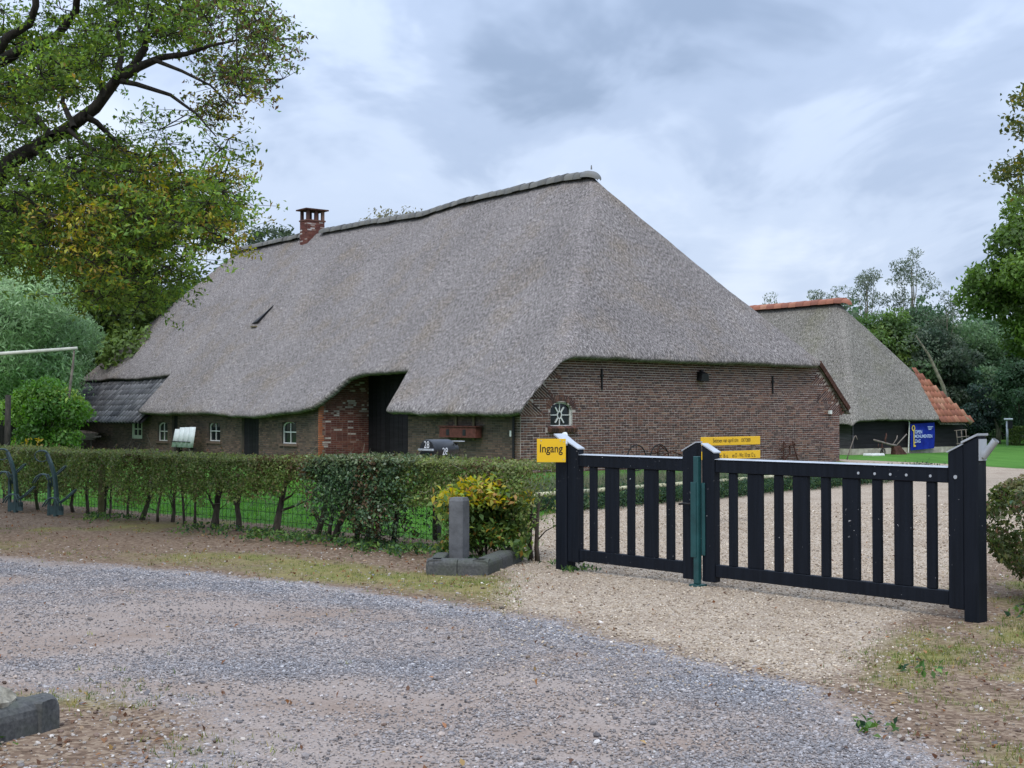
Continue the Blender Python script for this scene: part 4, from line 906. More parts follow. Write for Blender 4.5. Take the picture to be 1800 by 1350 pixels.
# ------------------------------------------------------------------ hedge with bare stems, mesh fence behind
HA, HB = np.array([-10.6, 24.95]), np.array([0.42, 14.72]); HD = (HB-HA)/np.linalg.norm(HB-HA); HN = np.array([-HD[1], HD[0]]); HLEN = float(np.linalg.norm(HB-HA))
def hp(t, w=0.0, z=0.0): p = HA + HD*t + HN*w; return np.array([p[0], p[1], z])
def hedge_part(t0, t1, n, sr, lowf, topf, thick, size, cols, wts_, mat='leaf', bushy=1.0):
    t = sr.uniform(t0, t1, n); ph = sr.uniform(0, 1, n)
    low = lowf(t); top = topf(t) ; z = low + (top-low)*(1-(1-ph)**1.35)
    edge = np.sqrt(np.clip(1-((z-(top*0.62))/(top*0.62))**2*0.25, 0.2, 1)); w = thick/2*edge*np.where(sr.uniform(size=n) < 0.66, -1, sr.uniform(-1, 1, n))*sr.uniform(0.75, 1.12, n)
    on = sr.uniform(size=n) < 0.2; z = np.where(on, top*sr.uniform(0.96, 1.03, n), z); w = np.where(on, sr.uniform(-1, 1, n)*thick/2, w)
    lump = fbm(t, z*1.3, 61, 0.6)*0.22; w = w - lump
    keep = fbm(t, z, 62, 0.30) + np.clip((z-low)/0.38, 0, 1)*1.05 - 0.42 > sr.uniform(-0.25, 0.25, n)
    t, w, z, ph = t[keep], w[keep], z[keep], ph[keep]; n = len(t)
    P = np.stack([HA[0]+HD[0]*t+HN[0]*w, HA[1]+HD[1]*t+HN[1]*w, z], 1); P += sr.normal(0, 0.012, P.shape)
    c = palette(n, cols, wts_, 0.3, sr); br = fbm(t, z, 63, 0.8)
    tips = np.clip((z/topf(t)-0.86)*7, 0, 1)[:, None]*sr.uniform(0, 1, (n, 1)); c = c*(1-0.75*tips) + np.array([0.17, 0.17, 0.075])*0.75*tips
    c = np.where((br > 0.33)[:, None] & (sr.uniform(size=(n, 1)) < 0.35), np.array([0.10, 0.065, 0.03]), c)
    Nn = np.stack([HN[0]*np.sign(w), HN[1]*np.sign(w), 0.6+0*w], 1)
    return P, c, Nn
sr = np.random.default_rng(71)
hedge = thing('hedge', 'long clipped deciduous hedge on bare stems in front of the farmhouse', 'hedge', (0, 0, 0))
topf = lambda t: np.interp(t, [0, 3, 8, 11.5, 13.2, 15.1], [0.99, 1.01, 1.02, 1.02, 1.07, 1.08]) + fbm(t, t*0, 64, 0.9)*0.045
lowf = lambda t: np.interp(t, [0, 1.5, 3.0, 5, 8, 9.5, 10.3, 11.2, 12.0, 15], [0.22, 0.34, 0.16, 0.22, 0.26, 0.36, 0.52, 0.56, 0.46, 0.30])
P, C, Nn = hedge_part(0, HLEN, 92000, sr, lowf, topf, 0.74, 0.042, [(0.135, 0.20, 0.05), (0.10, 0.16, 0.044), (0.20, 0.25, 0.08), (0.25, 0.26, 0.11), (0.20, 0.16, 0.08)], [4, 3, 3, 1.7, 0.8])
tq = (P[:, :2]-HA)@HD + fbm(P[:, 2], P[:, 0]*0, 66, 0.35)*0.35 + sr.normal(0, .12, len(P)); dark = (HLEN-3.55 < tq) & (tq < HLEN-2.2) & (sr.uniform(size=len(P)) < .8)
P, C, Nn = P[~dark], C[~dark], Nn[~dark]
leaf_obj('foliage', P, 0.043, C, hedge, N=Nn, aspect=0.62, srng=sr)
# sprays sticking out of the top
tt_ = sr.uniform(0.5, HLEN, 130); sp_mb = MB(); SP = []
for t in tt_:
    b = hp(t, sr.uniform(-.3, .2), float(topf(np.array([t]))[0])-0.03); e = b + np.array([sr.normal(0, .05), sr.normal(0, .05), sr.uniform(0.04, 0.17)])
    sp_mb.tube([b, (b+e)/2+sr.normal(0, .008, 3), e], 0.003, 3, cap=False); SP += [b+(e-b)*k for k in sr.uniform(0.2, 1, 6)]
leaf_obj('spray', np.array(SP), 0.036, palette(len(SP), [(0.13, 0.13, 0.05), (0.07, 0.09, 0.03), (0.16, 0.09, 0.05)], None, 0.25, sr), hedge, srng=sr, aspect=0.55)
# stems, one by one, each with a few branches
stem_px = [30, 75, 100, 133, 158, 195, 204, 240, 262, 290, 306, 330, 352, 382, 392, 432, 495, 570, 588, 600, 660, 678, 915, 922, 940, 952, 968]
for i, px in enumerate(stem_px):
    a_ = (px-900)/F_PX; t = (HA[1]*a_-HA[0])/(HD[0]-HD[1]*a_)
    if not 0.2 < t < HLEN: continue
    b = hp(t, -0.08+sr.uniform(-.06, .06), -0.05); lean = sr.normal(0, 0.07); rr = sr.choice([0.020, 0.028, 0.04, 0.05]) if px < 900 else sr.choice([0.018, 0.026, 0.032]); top = hp(t+lean, sr.uniform(-.1, .15), 0.75)
    mid = b + (top-b)*0.5 + np.array([sr.normal(0, .03), sr.normal(0, .03), 0]); mb = MB(); mb.tube([b, b+(mid-b)*0.5+sr.normal(0, .012, 3), mid, top], [rr*1.25, rr, rr*0.85, rr*0.5], 7)
    for k in range(5):
        s0 = b + (mid-b)*sr.uniform(0.5, 1.0) if k < 2 else mid + (top-mid)*sr.uniform(0, 0.8); e = s0 + np.array([HD[0], HD[1], 0])*sr.normal(0, 0.22) + np.array([sr.normal(0, .06), sr.normal(0, .1), sr.uniform(0.15, 0.4)])
        mb.tube([s0, (s0+e)/2+sr.normal(0, .03, 3), e], [rr*0.4, rr*0.28, rr*0.12], 4, cap=False)
    mb.build('stem', M['bark'], hedge, True)
tw = MB()
for k in range(900):
    t = sr.uniform(0, HLEN); z = sr.uniform(0.35, 1.05); a_ = hp(t, sr.uniform(-.4, .3), z); d = np.array([HD[0]*sr.normal(0, .12), HD[1]*sr.normal(0, .12), sr.normal(0.06, .09)]) + np.array([HN[0], HN[1], 0])*sr.normal(0, .06)
    tw.tube([a_, a_+d*0.5+sr.normal(0, .015, 3), a_+d], [0.0045, 0.0035, 0.002], 3, cap=False)
tag(tw.build('twig', M['pale_bark'], hedge, True), kind='stuff')
# evergreen shrub grown into the hedge
hol = thing('holly_bush', 'dark glossy evergreen bush grown into the hedge left of the concrete post', 'bush', (0, 0, 0))
P, C, Nn = hedge_part(HLEN-4.0, HLEN-1.7, 22000, sr, lambda t: 0.06+0*t, lambda t: topf(t)+0.03, 0.92, 0.045, [(0.04, 0.08, 0.036), (0.058, 0.108, 0.046), (0.09, 0.14, 0.055)], [4, 3, 1.4])
th_ = np.abs((P[:, :2]-HA)@HD-(HLEN-2.87)) + fbm(P[:, 2], P[:, 0], 67, 0.3)*0.35; kp = th_ < 0.66 + 0.16*P[:, 2] + sr.normal(0, .2, len(P)); P, C, Nn = P[kp], C[kp], Nn[kp]
leaf_obj('foliage', P, 0.048, C, hol, mat='leaf_glossy', N=Nn, aspect=0.6, srng=sr)
for t in (HLEN-3.3, HLEN-2.9, HLEN-2.6): MB().tube([hp(t, 0, -0.05), hp(t+.05, .03, 0.45), hp(t-.05, .05, 0.9)], [0.04, 0.03, 0.015], 6).build('stem', M['dark_bark'], hol, True)
# wire mesh fence behind the hedge
mf = thing('mesh_fence', 'low wire mesh fence standing just behind the hedge stems', 'fence', (0, 0, 0))
mb = MB()
for z in (0.12, 0.24, 0.36, 0.48, 0.60, 0.72): mb.tube([hp(0, 0.42, z), hp(HLEN*0.5, 0.42, z-.02), hp(HLEN-1.0, 0.42, z)], 0.0032, 4, cap=False)
t = 0.0
while t < HLEN-1.0: mb.tube([hp(t, 0.42, 0.02), hp(t+.02, 0.42, 0.74)], 0.0028, 4, cap=False); t += 0.105
mb.build('wire_mesh', M['wire'], mf)
for t in (1.2, 4.6, 8.0, 11.2, 13.9): MB().tube([hp(t, 0.46, -0.1), hp(t, 0.46, 0.8)], 0.02, 6).build('post', M['wire'], mf)
st = thing('stake', 'round weathered timber stake standing among the hedge stems on the left', 'post', (-6.45, 20.75, 0))
MB().tube([(0, 0, -0.2), (0.0, 0, 0.4), (0.015, 0, 0.84)], [0.052, 0.05, 0.048], 9).build('stake_shaft', M['log_post'], st, True)
for k in range(3): pass

# yellow-leaved shrub by the concrete post
ys = thing('yellow_shrub', 'shrub with yellow and green autumn leaves spilling over the concrete post', 'shrub', (-0.34, 14.8, 0))
sr = np.random.default_rng(81); cl = []
for k in range(46):
    a_ = sr.uniform(0, 6.28); r_ = sr.uniform(0, 1)**0.5; cl.append((r_*0.47*math.cos(a_), r_*0.34*math.sin(a_)-0.05, 0.80-0.22*r_**2+sr.normal(0, .04)))
for k in range(84): cl.append((sr.uniform(-0.40, 0.46), sr.uniform(-0.40, 0.12), sr.uniform(0.16, 0.74)))
cl = np.array(cl); P = np.repeat(cl, 38, 0) + sr.normal(0, 0.06, (len(cl)*38, 3)); ztop = P[:, 2]
yl = np.clip((ztop-0.52)/0.2, 0.10, 1)*sr.uniform(0.2, 1, len(P)); cY = palette(len(P), [(0.50, 0.42, 0.05), (0.44, 0.41, 0.06), (0.42, 0.25, 0.08), (0.24, 0.33, 0.05)], [2.6, 2.4, 1.2, 2.4], .18, sr); cG = palette(len(P), [(0.10, 0.17, 0.04), (0.07, 0.13, 0.035), (0.18, 0.25, 0.06), (0.35, 0.22, 0.05)], [3, 3, 2, 0.6], .2, sr)
C = np.where((yl > 0.40)[:, None], cY, cG)
leaf_obj('foliage', P, 0.082, C, ys, aspect=0.5, srng=sr, up=0.7)
mb = MB()
for k in range(9): c_ = cl[sr.integers(len(cl))]; mb.tube([(sr.normal(0, .06), sr.normal(0, .06), -0.05), c_*np.array([.5, .5, .5])+sr.normal(0, .03, 3), c_], [0.014, 0.009, 0.004], 5, cap=False)
mb.build('stem', M['bark'], ys, True)
# twiggy end of the hedge beside the gate post
# concrete post in a kerb-stone planter
bo = thing('concrete_post', 'chamfered grey concrete post standing in the kerb-stone planter', 'bollard', (-0.57, 14.25, 0))
mb = MB(); w_ = 0.086; c_ = 0.016; ring = [(-w_+c_, -w_), (w_-c_, -w_), (w_, -w_+c_), (w_, w_-c_), (w_-c_, w_), (-w_+c_, w_), (-w_, w_-c_), (-w_, -w_+c_)]
vs = [(x, y, z) for z, s_ in ((-0.1, 1), (0.70, 1), (0.735, 0.86)) for x, y in [(a*s_, b*s_) for a, b in ring]]
mb.add(vs, [(k+8*j, (k+1) % 8+8*j, (k+1) % 8+8*j+8, k+8*j+8) for j in range(2) for k in range(8)] + [tuple(range(16, 24))])
mb.build('post_shaft', M['concrete'], bo, rot=(0, 0, math.radians(-28)))
kp = thing('kerb_planter', 'planter edged with rounded dark concrete kerb stones round the concrete post', 'planter', (0, 0, 0))
def kerbstone(a, b, w_, h, parent, mat='kerb', rr=0.06):
    a = Vector((*a, 0)); b = Vector((*b, 0)); d = (b-a).normalized(); nrm = Vector((-d.y, d.x, 0))
    prof = [(0, -0.1), (0, h-rr)] + [(rr-rr*math.cos(t), h-rr+rr*math.sin(t)) for t in (0.4, 0.8, 1.2, math.pi/2)] + [(w_-0.01, h), (w_, h-0.01), (w_, -0.1)]
    n = len(prof); g_ = 0.004; vs = [a+d*g_+nrm*x+Vector((0, 0, z)) for x, z in prof] + [b-d*g_+nrm*x+Vector((0, 0, z)) for x, z in prof]
    MB().add(vs, [tuple(range(n)), tuple(reversed(range(n, 2*n)))] + [(i, n+i, n+i+1, i+1) for i in range(n-1)]).build('kerb_stone', M[mat], parent)
kerbstone((-0.88, 13.52), (-0.56, 13.46), 0.17, 0.15, kp); kerbstone((-0.56, 13.46), (-0.24, 13.42), 0.17, 0.15, kp)
kerbstone((-0.24, 13.42), (-0.10, 13.95), 0.17, 0.15, kp); kerbstone((-0.10, 13.95), (0.02, 14.4), 0.17, 0.15, kp); kerbstone((0.02, 14.4), (0.12, 14.8), 0.17, 0.14, kp)
kerbstone((-0.84, 14.2), (-0.88, 13.52), 0.16, 0.15, kp)
mb = MB(); mb.add([(-0.85, 13.6, 0.07), (-0.3, 13.55, 0.07), (0.02, 14.75, 0.07), (-0.82, 14.6, 0.07)], [(0, 1, 2, 3)]); mb.build('soil', M['dark_bark'], kp)
# kerb stones bottom left with a stone on top
k2 = thing('kerb_planter', 'corner of dark grey kerb stones in the near left foreground', 'planter', (0, 0, 0))
kerbstone((-2.555, 6.57), (-2.36, 6.93), 0.13, 0.175, k2, 'kerb', 0.075); kerbstone((-2.66, 6.36), (-2.57, 6.535), 0.13, 0.15, k2, 'kerb', 0.075); kerbstone((-2.365, 6.94), (-2.80, 7.06), 0.15, 0.165, k2, 'kerb', 0.07)
rk = thing('rock', 'rough pale lichen-covered stone lying inside the foreground kerb', 'stone', (-2.665, 6.74, 0.06))
bm = bmesh.new(); bmesh.ops.create_icosphere(bm, subdivisions=3, radius=1)
for v_ in bm.verts:
    n_ = v_.co.normalized(); k = 1 + 0.18*math.sin(n_.x*5+1)*math.cos(n_.y*4) + 0.12*math.sin(n_.z*9+n_.x*7); v_.co = Vector((n_.x*0.13*k, n_.y*0.12*k, n_.z*0.13*k+0.09))
me = bpy.data.meshes.new('stone'); bm.to_mesh(me); bm.free(); me.materials.append(M['rock']); link('stone', me, rk)

# mailbox
mx = thing('mailbox', 'round black mailbox numbered 28 on a post behind the hedge', 'mailbox', (-1.10, 17.05, 1.165), math.radians(-39))
mb = MB(); n = 20
def ringp(r_, y): return [(math.cos(2*math.pi*k/n)*r_, y, math.sin(2*math.pi*k/n)*r_) for k in range(n)]
R_ = [(0.128, 0.0), (0.135, 0.012), (0.135, 0.40), (0.125, 0.43), (0.09, 0.46), (0.088, 0.53), (0.03, 0.545)]
vs = [p for r_, y in R_ for p in ringp(r_, y)]; mb.add(vs, [(i*n+k, i*n+(k+1) % n, (i+1)*n+(k+1) % n, (i+1)*n+k) for i in range(len(R_)-1) for k in range(n)] + [tuple(range(n)), tuple(reversed(range((len(R_)-1)*n, len(R_)*n)))])
mbx = mb.build('drum', M['mail_black'], mx); mbx.data.polygons.foreach_set('use_smooth', [len(p.vertices) == 4 for p in mbx.data.polygons])
MB().box(-0.128, -0.035, -0.012, 0.128, -0.001, 0.016).build('slot_flap', M['zinc'], mx, bevel=0.004)
MB().tube([(0.05, 0.46, 0.075), (0.05, 0.56, 0.075)], 0.012, 6).build('hinge', M['black_iron'], mx)
MB().box(-0.02, 0.45, 0.10, 0.16, 0.56, 0.112).build('lid_plate', M['zinc'], mx)
link('lettering', text_mesh('28', 0.09, 0.09, M['letter_white']), mx, (-0.045, -0.003, 0.024))
tm_ = text_mesh('28', 0.105, 0.09, M['letter_white']); tl = link('lettering', tm_, mx, (0.1362, 0.15, -0.062)); tl.rotation_euler = (0, 0, math.pi/2)
MB().box(-0.04, 0.16, -1.30, 0.04, 0.24, -0.136).build('post', M['dark_bark'], mx)

# hedge / bush right of the gate
rh = thing('hedge', 'leafy hedge end with reddish tips right of the gate', 'hedge', (4.86, 11.2, 0))
sr = np.random.default_rng(91); n = 13000
d = sr.normal(size=(n, 3)); d /= np.linalg.norm(d, axis=1)[:, None]; p3 = np.abs(d)**0.62*np.sign(d); p3 *= sr.uniform(0.72, 1.0, n)[:, None]**0.5
P = p3*np.array([0.63, 0.95, 0.44]) + np.array([0.0, 0.1, 0.66]); P += fbm(P[:, 1], P[:, 2], 92, 0.25)[:, None]*d*0.12
C = palette(n, [(0.055, 0.085, 0.025), (0.085, 0.11, 0.035), (0.13, 0.14, 0.05), (0.16, 0.10, 0.06)], [4, 3, 1.5, 0.8], .25, sr); tips = (P[:, 2] > 0.98)[:, None]*sr.uniform(0, 1, (n, 1)); C = C*(1-tips*.6) + np.array([0.28, 0.24, 0.13])*tips*.6
leaf_obj('foliage', P, 0.05, C, rh, N=d, aspect=0.6, srng=sr)
mb = MB(); SP = []
for k in range(9): mb.tube([(sr.normal(0, .2), sr.normal(0, .3), -0.05), (sr.normal(0, .2), sr.normal(0, .3), 0.3), (sr.normal(0, .3), sr.normal(0, .4), 0.7)], [0.025, 0.018, 0.008], 5)
for a_, b_ in (((-0.4, -.3, 1.0), (-0.72, -.25, 0.90)), ((-0.55, -.2, 0.35), (-0.60, -.3, 0.02)), ((-0.3, -.4, 0.3), (-0.45, -.45, 0.05)), ((-.1, -.2, 1.05), (-.05, -.2, 1.25)), ((-.45, -.4, .1), (-.30, -.5, .16))):
    a_ = np.array(a_); b_ = np.array(b_); mb.tube([a_, (a_+b_)/2+np.array([-.03, 0, .03]), b_], [0.006, 0.004, 0.002], 4, cap=False); SP += [a_+(b_-a_)*s_+sr.normal(0, .02, 3) for s_ in sr.uniform(0.1, 1, 16)]
mb.build('stem', M['bark'], rh, True)
leaf_obj('spray', np.array(SP), 0.05, palette(len(SP), [(0.05, 0.10, 0.05), (0.07, 0.10, 0.03), (0.12, 0.06, 0.04)], None, .2, sr), rh, srng=sr, aspect=0.6)

# ------------------------------------------------------------------ bike stands
def bike_stand(label, loc):
    t = thing('bike_stand', label, 'bike rack', loc, math.radians(-14), 'green bike stands in front of the hedge')
    post = [(0.02, 0, -0.1), (0.03, 0, 0.35), (0.0, 0, 0.62), (-0.07, 0, 0.83), (-0.14, 0, 0.98)]
    mb = MB(); P_ = []
    for k in range(len(post)-1):
        a_, b_ = Vector(post[k]), Vector(post[k+1]); mb.bar(a_, b_+(b_-a_).normalized()*0.012, 0.045, 0.075-0.006*k, (0, 1, 0))
    mb.build('post', M['rack_green'], t)
    cpt = [(-0.24+0.125*math.cos(a_), 0, 0.955+0.088*math.sin(a_)) for a_ in np.linspace(0.5, 5.6, 16)]
    MB().tube(cpt, [0.017]*5 + [0.009]*11, 6).build('top_loop', M['rack_green'], t, True)
    def holder(x, z, s_, y):
        mbh = MB()
        for dy in (-0.035, 0.035):
            arc = [(x-0.19, y+dy, z-0.04), (x-0.12, y+dy, z+0.06), (x-0.04, y+dy, z+0.105), (x+0.05, y+dy, z+0.09), (x+0.10, y+dy, z+0.0), (x+0.12, y+dy, z-0.10)]
            mbh.tube(arc, 0.013, 6); mbh.tube([(x+0.10, y+dy, z+0.02), (x+0.22, y+dy, z+0.10), (x+0.36, y+dy, z+0.215), (x+0.385, y+dy*0.3, z+0.235)], 0.012, 6)
        return mbh.build('wheel_holder', M['rack_green'], t, True)
    holder(0.03, 0.20, 1, -0.06); holder(-0.27, 0.56, 1, 0.12)
    MB().box(-0.07, -0.03, 0.03, 0.16, 0.0, 0.17).build('foot_plate', M['rack_green'], t)
    MB().box(-0.20, 0.10, -0.05, -0.16, 0.14, 0.52).build('rear_post', M['rack_green'], t)
    return t
bike_stand('right-hand green bike stand with looped top, fully in view', (-7.25, 20.96, 0))
bike_stand('left green bike stand with its loop cut off by the picture edge', (-8.22, 21.85, 0))

# ------------------------------------------------------------------ odds and ends round the yard
# well sweep
ws = thing('well_sweep', 'old well sweep with a long pale beam and hanging pole at the far left', 'well sweep', (-17.2, 36, 0))
MB().tube([(0, 0, -0.3), (0.05, 0, 1.6), (0.1, 0, 3.05)], [0.14, 0.12, 0.10], 8).build('post', M['grey_wood'], ws, True)
MB().tube([(-3.0, 0, 2.72), (0.1, 0, 3.0), (3.3, 0, 3.25), (5.33, 0, 3.40)], [0.10, 0.085, 0.055, 0.045], 8).build('beam', M['pole_wood'], ws, True)
MB().tube([(5.25, 0, 3.38), (5.22, 0.0, 2.95), (5.12, 0, 2.15), (5.08, 0, 1.3)], [0.018, 0.035, 0.038, 0.038], 6).build('hanging_pole', M['grey_wood'], ws, True)
wp = thing('timber_post', 'dark upright timber post beside the round green bush', 'post', (-12.97, 33.9, 0))
MB().tube([(0, 0, -0.2), (0.02, 0, 1.0), (0.03, 0, 2.1)], [0.09, 0.08, 0.075], 8).build('post_shaft', M['dark_bark'], wp, True)
# barrow by the far wall
bw_ = thing('wheelbarrow', 'old wooden barrow by the far end of the farmhouse wall', 'wheelbarrow', F2W(-0.95, 29.4), FA)
mb = MB(); mb.add([(-.35, -.7, .45), (.35, -.7, .45), (.45, .7, .55), (-.45, .7, .55), (-.5, -.8, .75), (.5, -.8, .75), (.6, .85, .85), (-.6, .85, .85)], [(0, 3, 2, 1), (0, 1, 5, 4), (1, 2, 6, 5), (2, 3, 7, 6), (3, 0, 4, 7)]); mb.build('tray', M['grey_wood'], bw_)
for sx in (-.3, .3): MB().bar((sx, -1.5, .62), (sx, .7, .48), .06).build('handle', M['grey_wood'], bw_); MB().bar((sx, -.5, -.02), (sx, -.4, .5), .06).build('leg', M['grey_wood'], bw_)
MB().tube([(-.05, 1.0, .22), (.05, 1.0, .22)], .24, 14).build('wheel', M['dark_bark'], bw_)
# stack of white sheets by the wall
sh = thing('sheet_stack', 'bundle of pale corrugated sheets strapped upright against the farmhouse wall', 'stack', F2W(-0.60, 19.60), FA-math.pi/2)
sh.scale = (1.25, 1, 1.0)
nc = 4
for k in range(nc):
    prof = [(-0.62+0.34*k + 0.17*math.cos(math.pi*(1-j/8)) , -0.13*math.sin(math.pi*j/8)) for j in range(9)]
    z0_, z1_ = 0.32, 1.06 + 0.012*k - (0.05 if k == 0 else 0); vs = [(x-0.06*(k == 0), y, z0_) for x, y in prof] + [(x, y+0.12, z1_) for x, y in prof] + [(-0.62+0.34*k, 0.12, z1_), (-0.62+0.34*k, 0.0, z0_)]
    MB().add(vs, [(j, j+1, 10+j, 9+j) for j in range(8)] + [(9+j, 10+j, 18) for j in range(8)] + [(j+1, j, 19) for j in range(8)]).build('sheet', M['white_sheet'], sh, True)
    MB().box(-0.77+0.34*k, -0.145, 0.515, -0.50+0.34*k, -0.085, 0.545).build('strap', M['black_iron'], sh)
for x in (-.6, .4): MB().box(x, -.1, -.02, x+.1, .2, .315).build('support', M['dark_bark'], sh)
# hanging box on the side wall
hb = thing('nest_box', 'long red-brown wooden box with two square holes hung under the eave', 'nest box', F2W(-0.16, 2.5), FA-math.pi/2)
mb = MB(); mb.box(-0.86, -0.12, 0.94, 0.86, 0.10, 1.24); mb.build('box', M['red_wood'], hb, bevel=0.004)
MB().box(-0.90, -0.15, 1.245, 0.90, 0.11, 1.27).build('lid', M['red_wood'], hb)
for x in (-0.52, 0.26): MB().box(x, -0.126, 1.0, x+0.15, -0.1205, 1.17).build('dark_hole_plate', M['black_iron'], hb)  # dark plates in place of the shaded openings
for x in (-0.42, 0.42): MB().box(x, 0.102, 0.86, x+0.09, 0.125, 1.62).build('batten', M['tan_wood'], hb)
# flood light on the end wall
fd = thing('floodlight', 'black floodlight fixed high on the brick end wall', 'lamp', F2W(6.97, -0.02, 2.76), FA)
mb = MB(); mb.add([(-.16, -.20, -.17), (.17, -.20, -.17), (.17, -.01, -.14), (-.16, -.01, -.14), (-.13, -.22, .05), (.14, -.22, .05), (.14, -.01, .12), (-.13, -.01, .12)], [(0,3,2,1),(4,5,6,7),(0,1,5,4),(1,2,6,5),(2,3,7,6),(3,0,4,7)]); mb.build('housing', M['black_iron'], fd)
MB().box(-.05, -.1, .122, .05, -.013, .17).build('bracket', M['black_iron'], fd)
# rusty implements leaning on the end wall
hw = thing('harrow', 'rusty iron harrow leaning on the right part of the brick end wall', 'farm tool', F2W(10.92, -0.12), FA)
mb = MB(); 
for a_, b_ in (((-.38, -.12, .0), (-.22, 0, .72)), ((.40, -.12, .0), (.20, 0, .74)), ((-.40, -.08, .52), (.32, -.02, .66)), ((-.42, -.1, .22), (.36, -.08, .30)), ((.02, -.06, .3), (.08, 0, .62)), ((-.22, -.0, .72), (-.14, -.02, .62)), ((.20, 0, .74), (.34, -.02, .60)), ((-.38, -.12, .5), (-.46, -.1, .42)), ((-.1, -.08, .28), (-.35, -.12, .1))): mb.bar(a_, b_, 0.035)
mb.build('frame', M['rust'], hw)
pc = thing('rusty_hoe', 'small rusty iron hook tool against the brick wall by the centre post', 'farm tool', F2W(5.35, -0.15), FA)
MB().tube([(-.42, -.1, 0.0), (-.33, -.03, .58), (-.22, 0, .70), (-.05, -.02, .58), (.08, -.05, .48)], .022, 6).build('shaft', M['rust'], pc, True)
MB().tube([(-.6, -.1, .45), (-.33, -.05, .52), (-.1, -.02, .5)], .018, 6).build('cross_bar', M['rust'], pc, True)
wl = thing('implement_wheels', 'two thin spoked iron wheels standing before the brick wall behind the left gate leaf', 'farm tool', F2W(4.2, -0.9), FA)
for x in (-.75, .15):
    ring = [(x+math.cos(a_)*0.36, 0, 0.38+math.sin(a_)*0.36) for a_ in np.linspace(0, 2*math.pi, 25)]
    w_ = MB().tube(ring, .018, 5, cap=False).build('wheel', M['black_iron'], wl, True)
    mb = MB()
    for k in range(8): a_ = k*math.pi/4; mb.tube([(x, 0, .38), (x+math.cos(a_)*.35, 0, .38+math.sin(a_)*.35)], .008, 4)
    mb.build('spokes', M['black_iron'], w_)
MB().tube([(-.75, 0, .38), (.15, 0, .38)], .02, 6).build('axle', M['rust'], wl)
MB().tube([(.15, 0, .38), (.55, -.1, .55), (.95, -.1, .42)], .02, 6).build('drawbar', M['rust'], wl, True)
# plough before the barn
pg = thing('plough', 'antique iron plough standing on the grass before the black barn wall', 'plough', B2W(1.3, -0.85), BA)
mb = MB(); mb.tube([(-1.1, 0, .60), (-.1, 0, .40), (.25, 0, .36)], [.035, .045, .05], 6); mb.tube([(.25, 0, .36), (.9, 0, .80)], .022, 6); mb.tube([(.2, .15, .36), (.55, .2, .62), (.58, .2, .75)], .02, 6); mb.build('beam', M['grey_wood'], pg, True)
MB().tube([(-.38, 0, .42), (-.42, 0, .60), (-.34, 0, .76), (-.36, 0, .86)], [.03, .035, .03, .012], 6).build('coulter', M['rust'], pg, True)
mb = MB(); mb.tube([(-.62, 0, .5), (-.60, 0, .12)], .025, 6); mb.tube([(-.72, 0, .30), (-.5, 0, .30)], .015, 6); mb.tube([(-.85, 0, .25), (-.82, 0, .45)], .012, 6); mb.build('strut', M['rust'], pg, True)
ring = [(-.60+math.cos(a_)*0.13, -.03, 0.13+math.sin(a_)*0.13) for a_ in np.linspace(0, 2*math.pi, 17)]; mb = MB().tube(ring, .022, 5, cap=False)
for k in range(3): a_ = k*math.pi/3; mb.tube([(-.6-math.cos(a_)*.12, -.03, .13-math.sin(a_)*.12), (-.6+math.cos(a_)*.12, -.03, .13+math.sin(a_)*.12)], .01, 4)
mb.build('wheel', M['black_iron'], pg, True)
mb = MB(); mb.add([(.10, -.1, -.02), (.85, -.1, -.02), (.85, .15, -.02), (.10, .15, -.02), (.08, -.02, .36), (.42, -.05, .36), (.42, .1, .34), (.08, .1, .34)], [(0,3,2,1),(4,5,6,7),(0,1,5,4),(1,2,6,5),(2,3,7,6),(3,0,4,7)]); mb.build('mouldboard', M['rust'], pg)
# hay rack at the barn's right corner
ld = thing('hay_rack', 'curved grey wooden rack leaning on the right end of the barn', 'rack', B2W(6.5, -0.35), BA)
for y in (0, .0):
    pass
for k, x in enumerate((-.28, .05, .36)): MB().tube([(x*.9, 0, .20), (x, .03, .55), (x-.16, -.05, .92)], .022, 5).build('rail', M['grey_wood'], ld, True)
for z, dx in ((.35, 0), (.62, 0), (.90, -.14)): MB().tube([(-.36+dx, 0, z), (.5+dx, 0, z+.04)], .02, 5).build('rung', M['grey_wood'], ld, True)
# crook leaning by the farmhouse corner, slab on the lawn
ck = thing('hooked_pole', 'thin hooked wooden pole leaning by the right corner of the farmhouse', 'pole', (11.62, 45.9, 0))
MB().tube([(0, 0, -.05), (.12, 0, .35), (.30, .05, .82), (.34, .05, .84), (.40, .05, .70)], .02, 5).build('shaft', M['grey_wood'], ck, True)
sb = thing('stone_slab', 'flat pale stone slab lying on the lawn by the barn corner', 'slab', (13.75, 52.2-2.0, 0), 0.6)
MB().box(-.35, -.25, -.02, .35, .25, .09).build('slab', M['white_paint'], sb, bevel=.03)
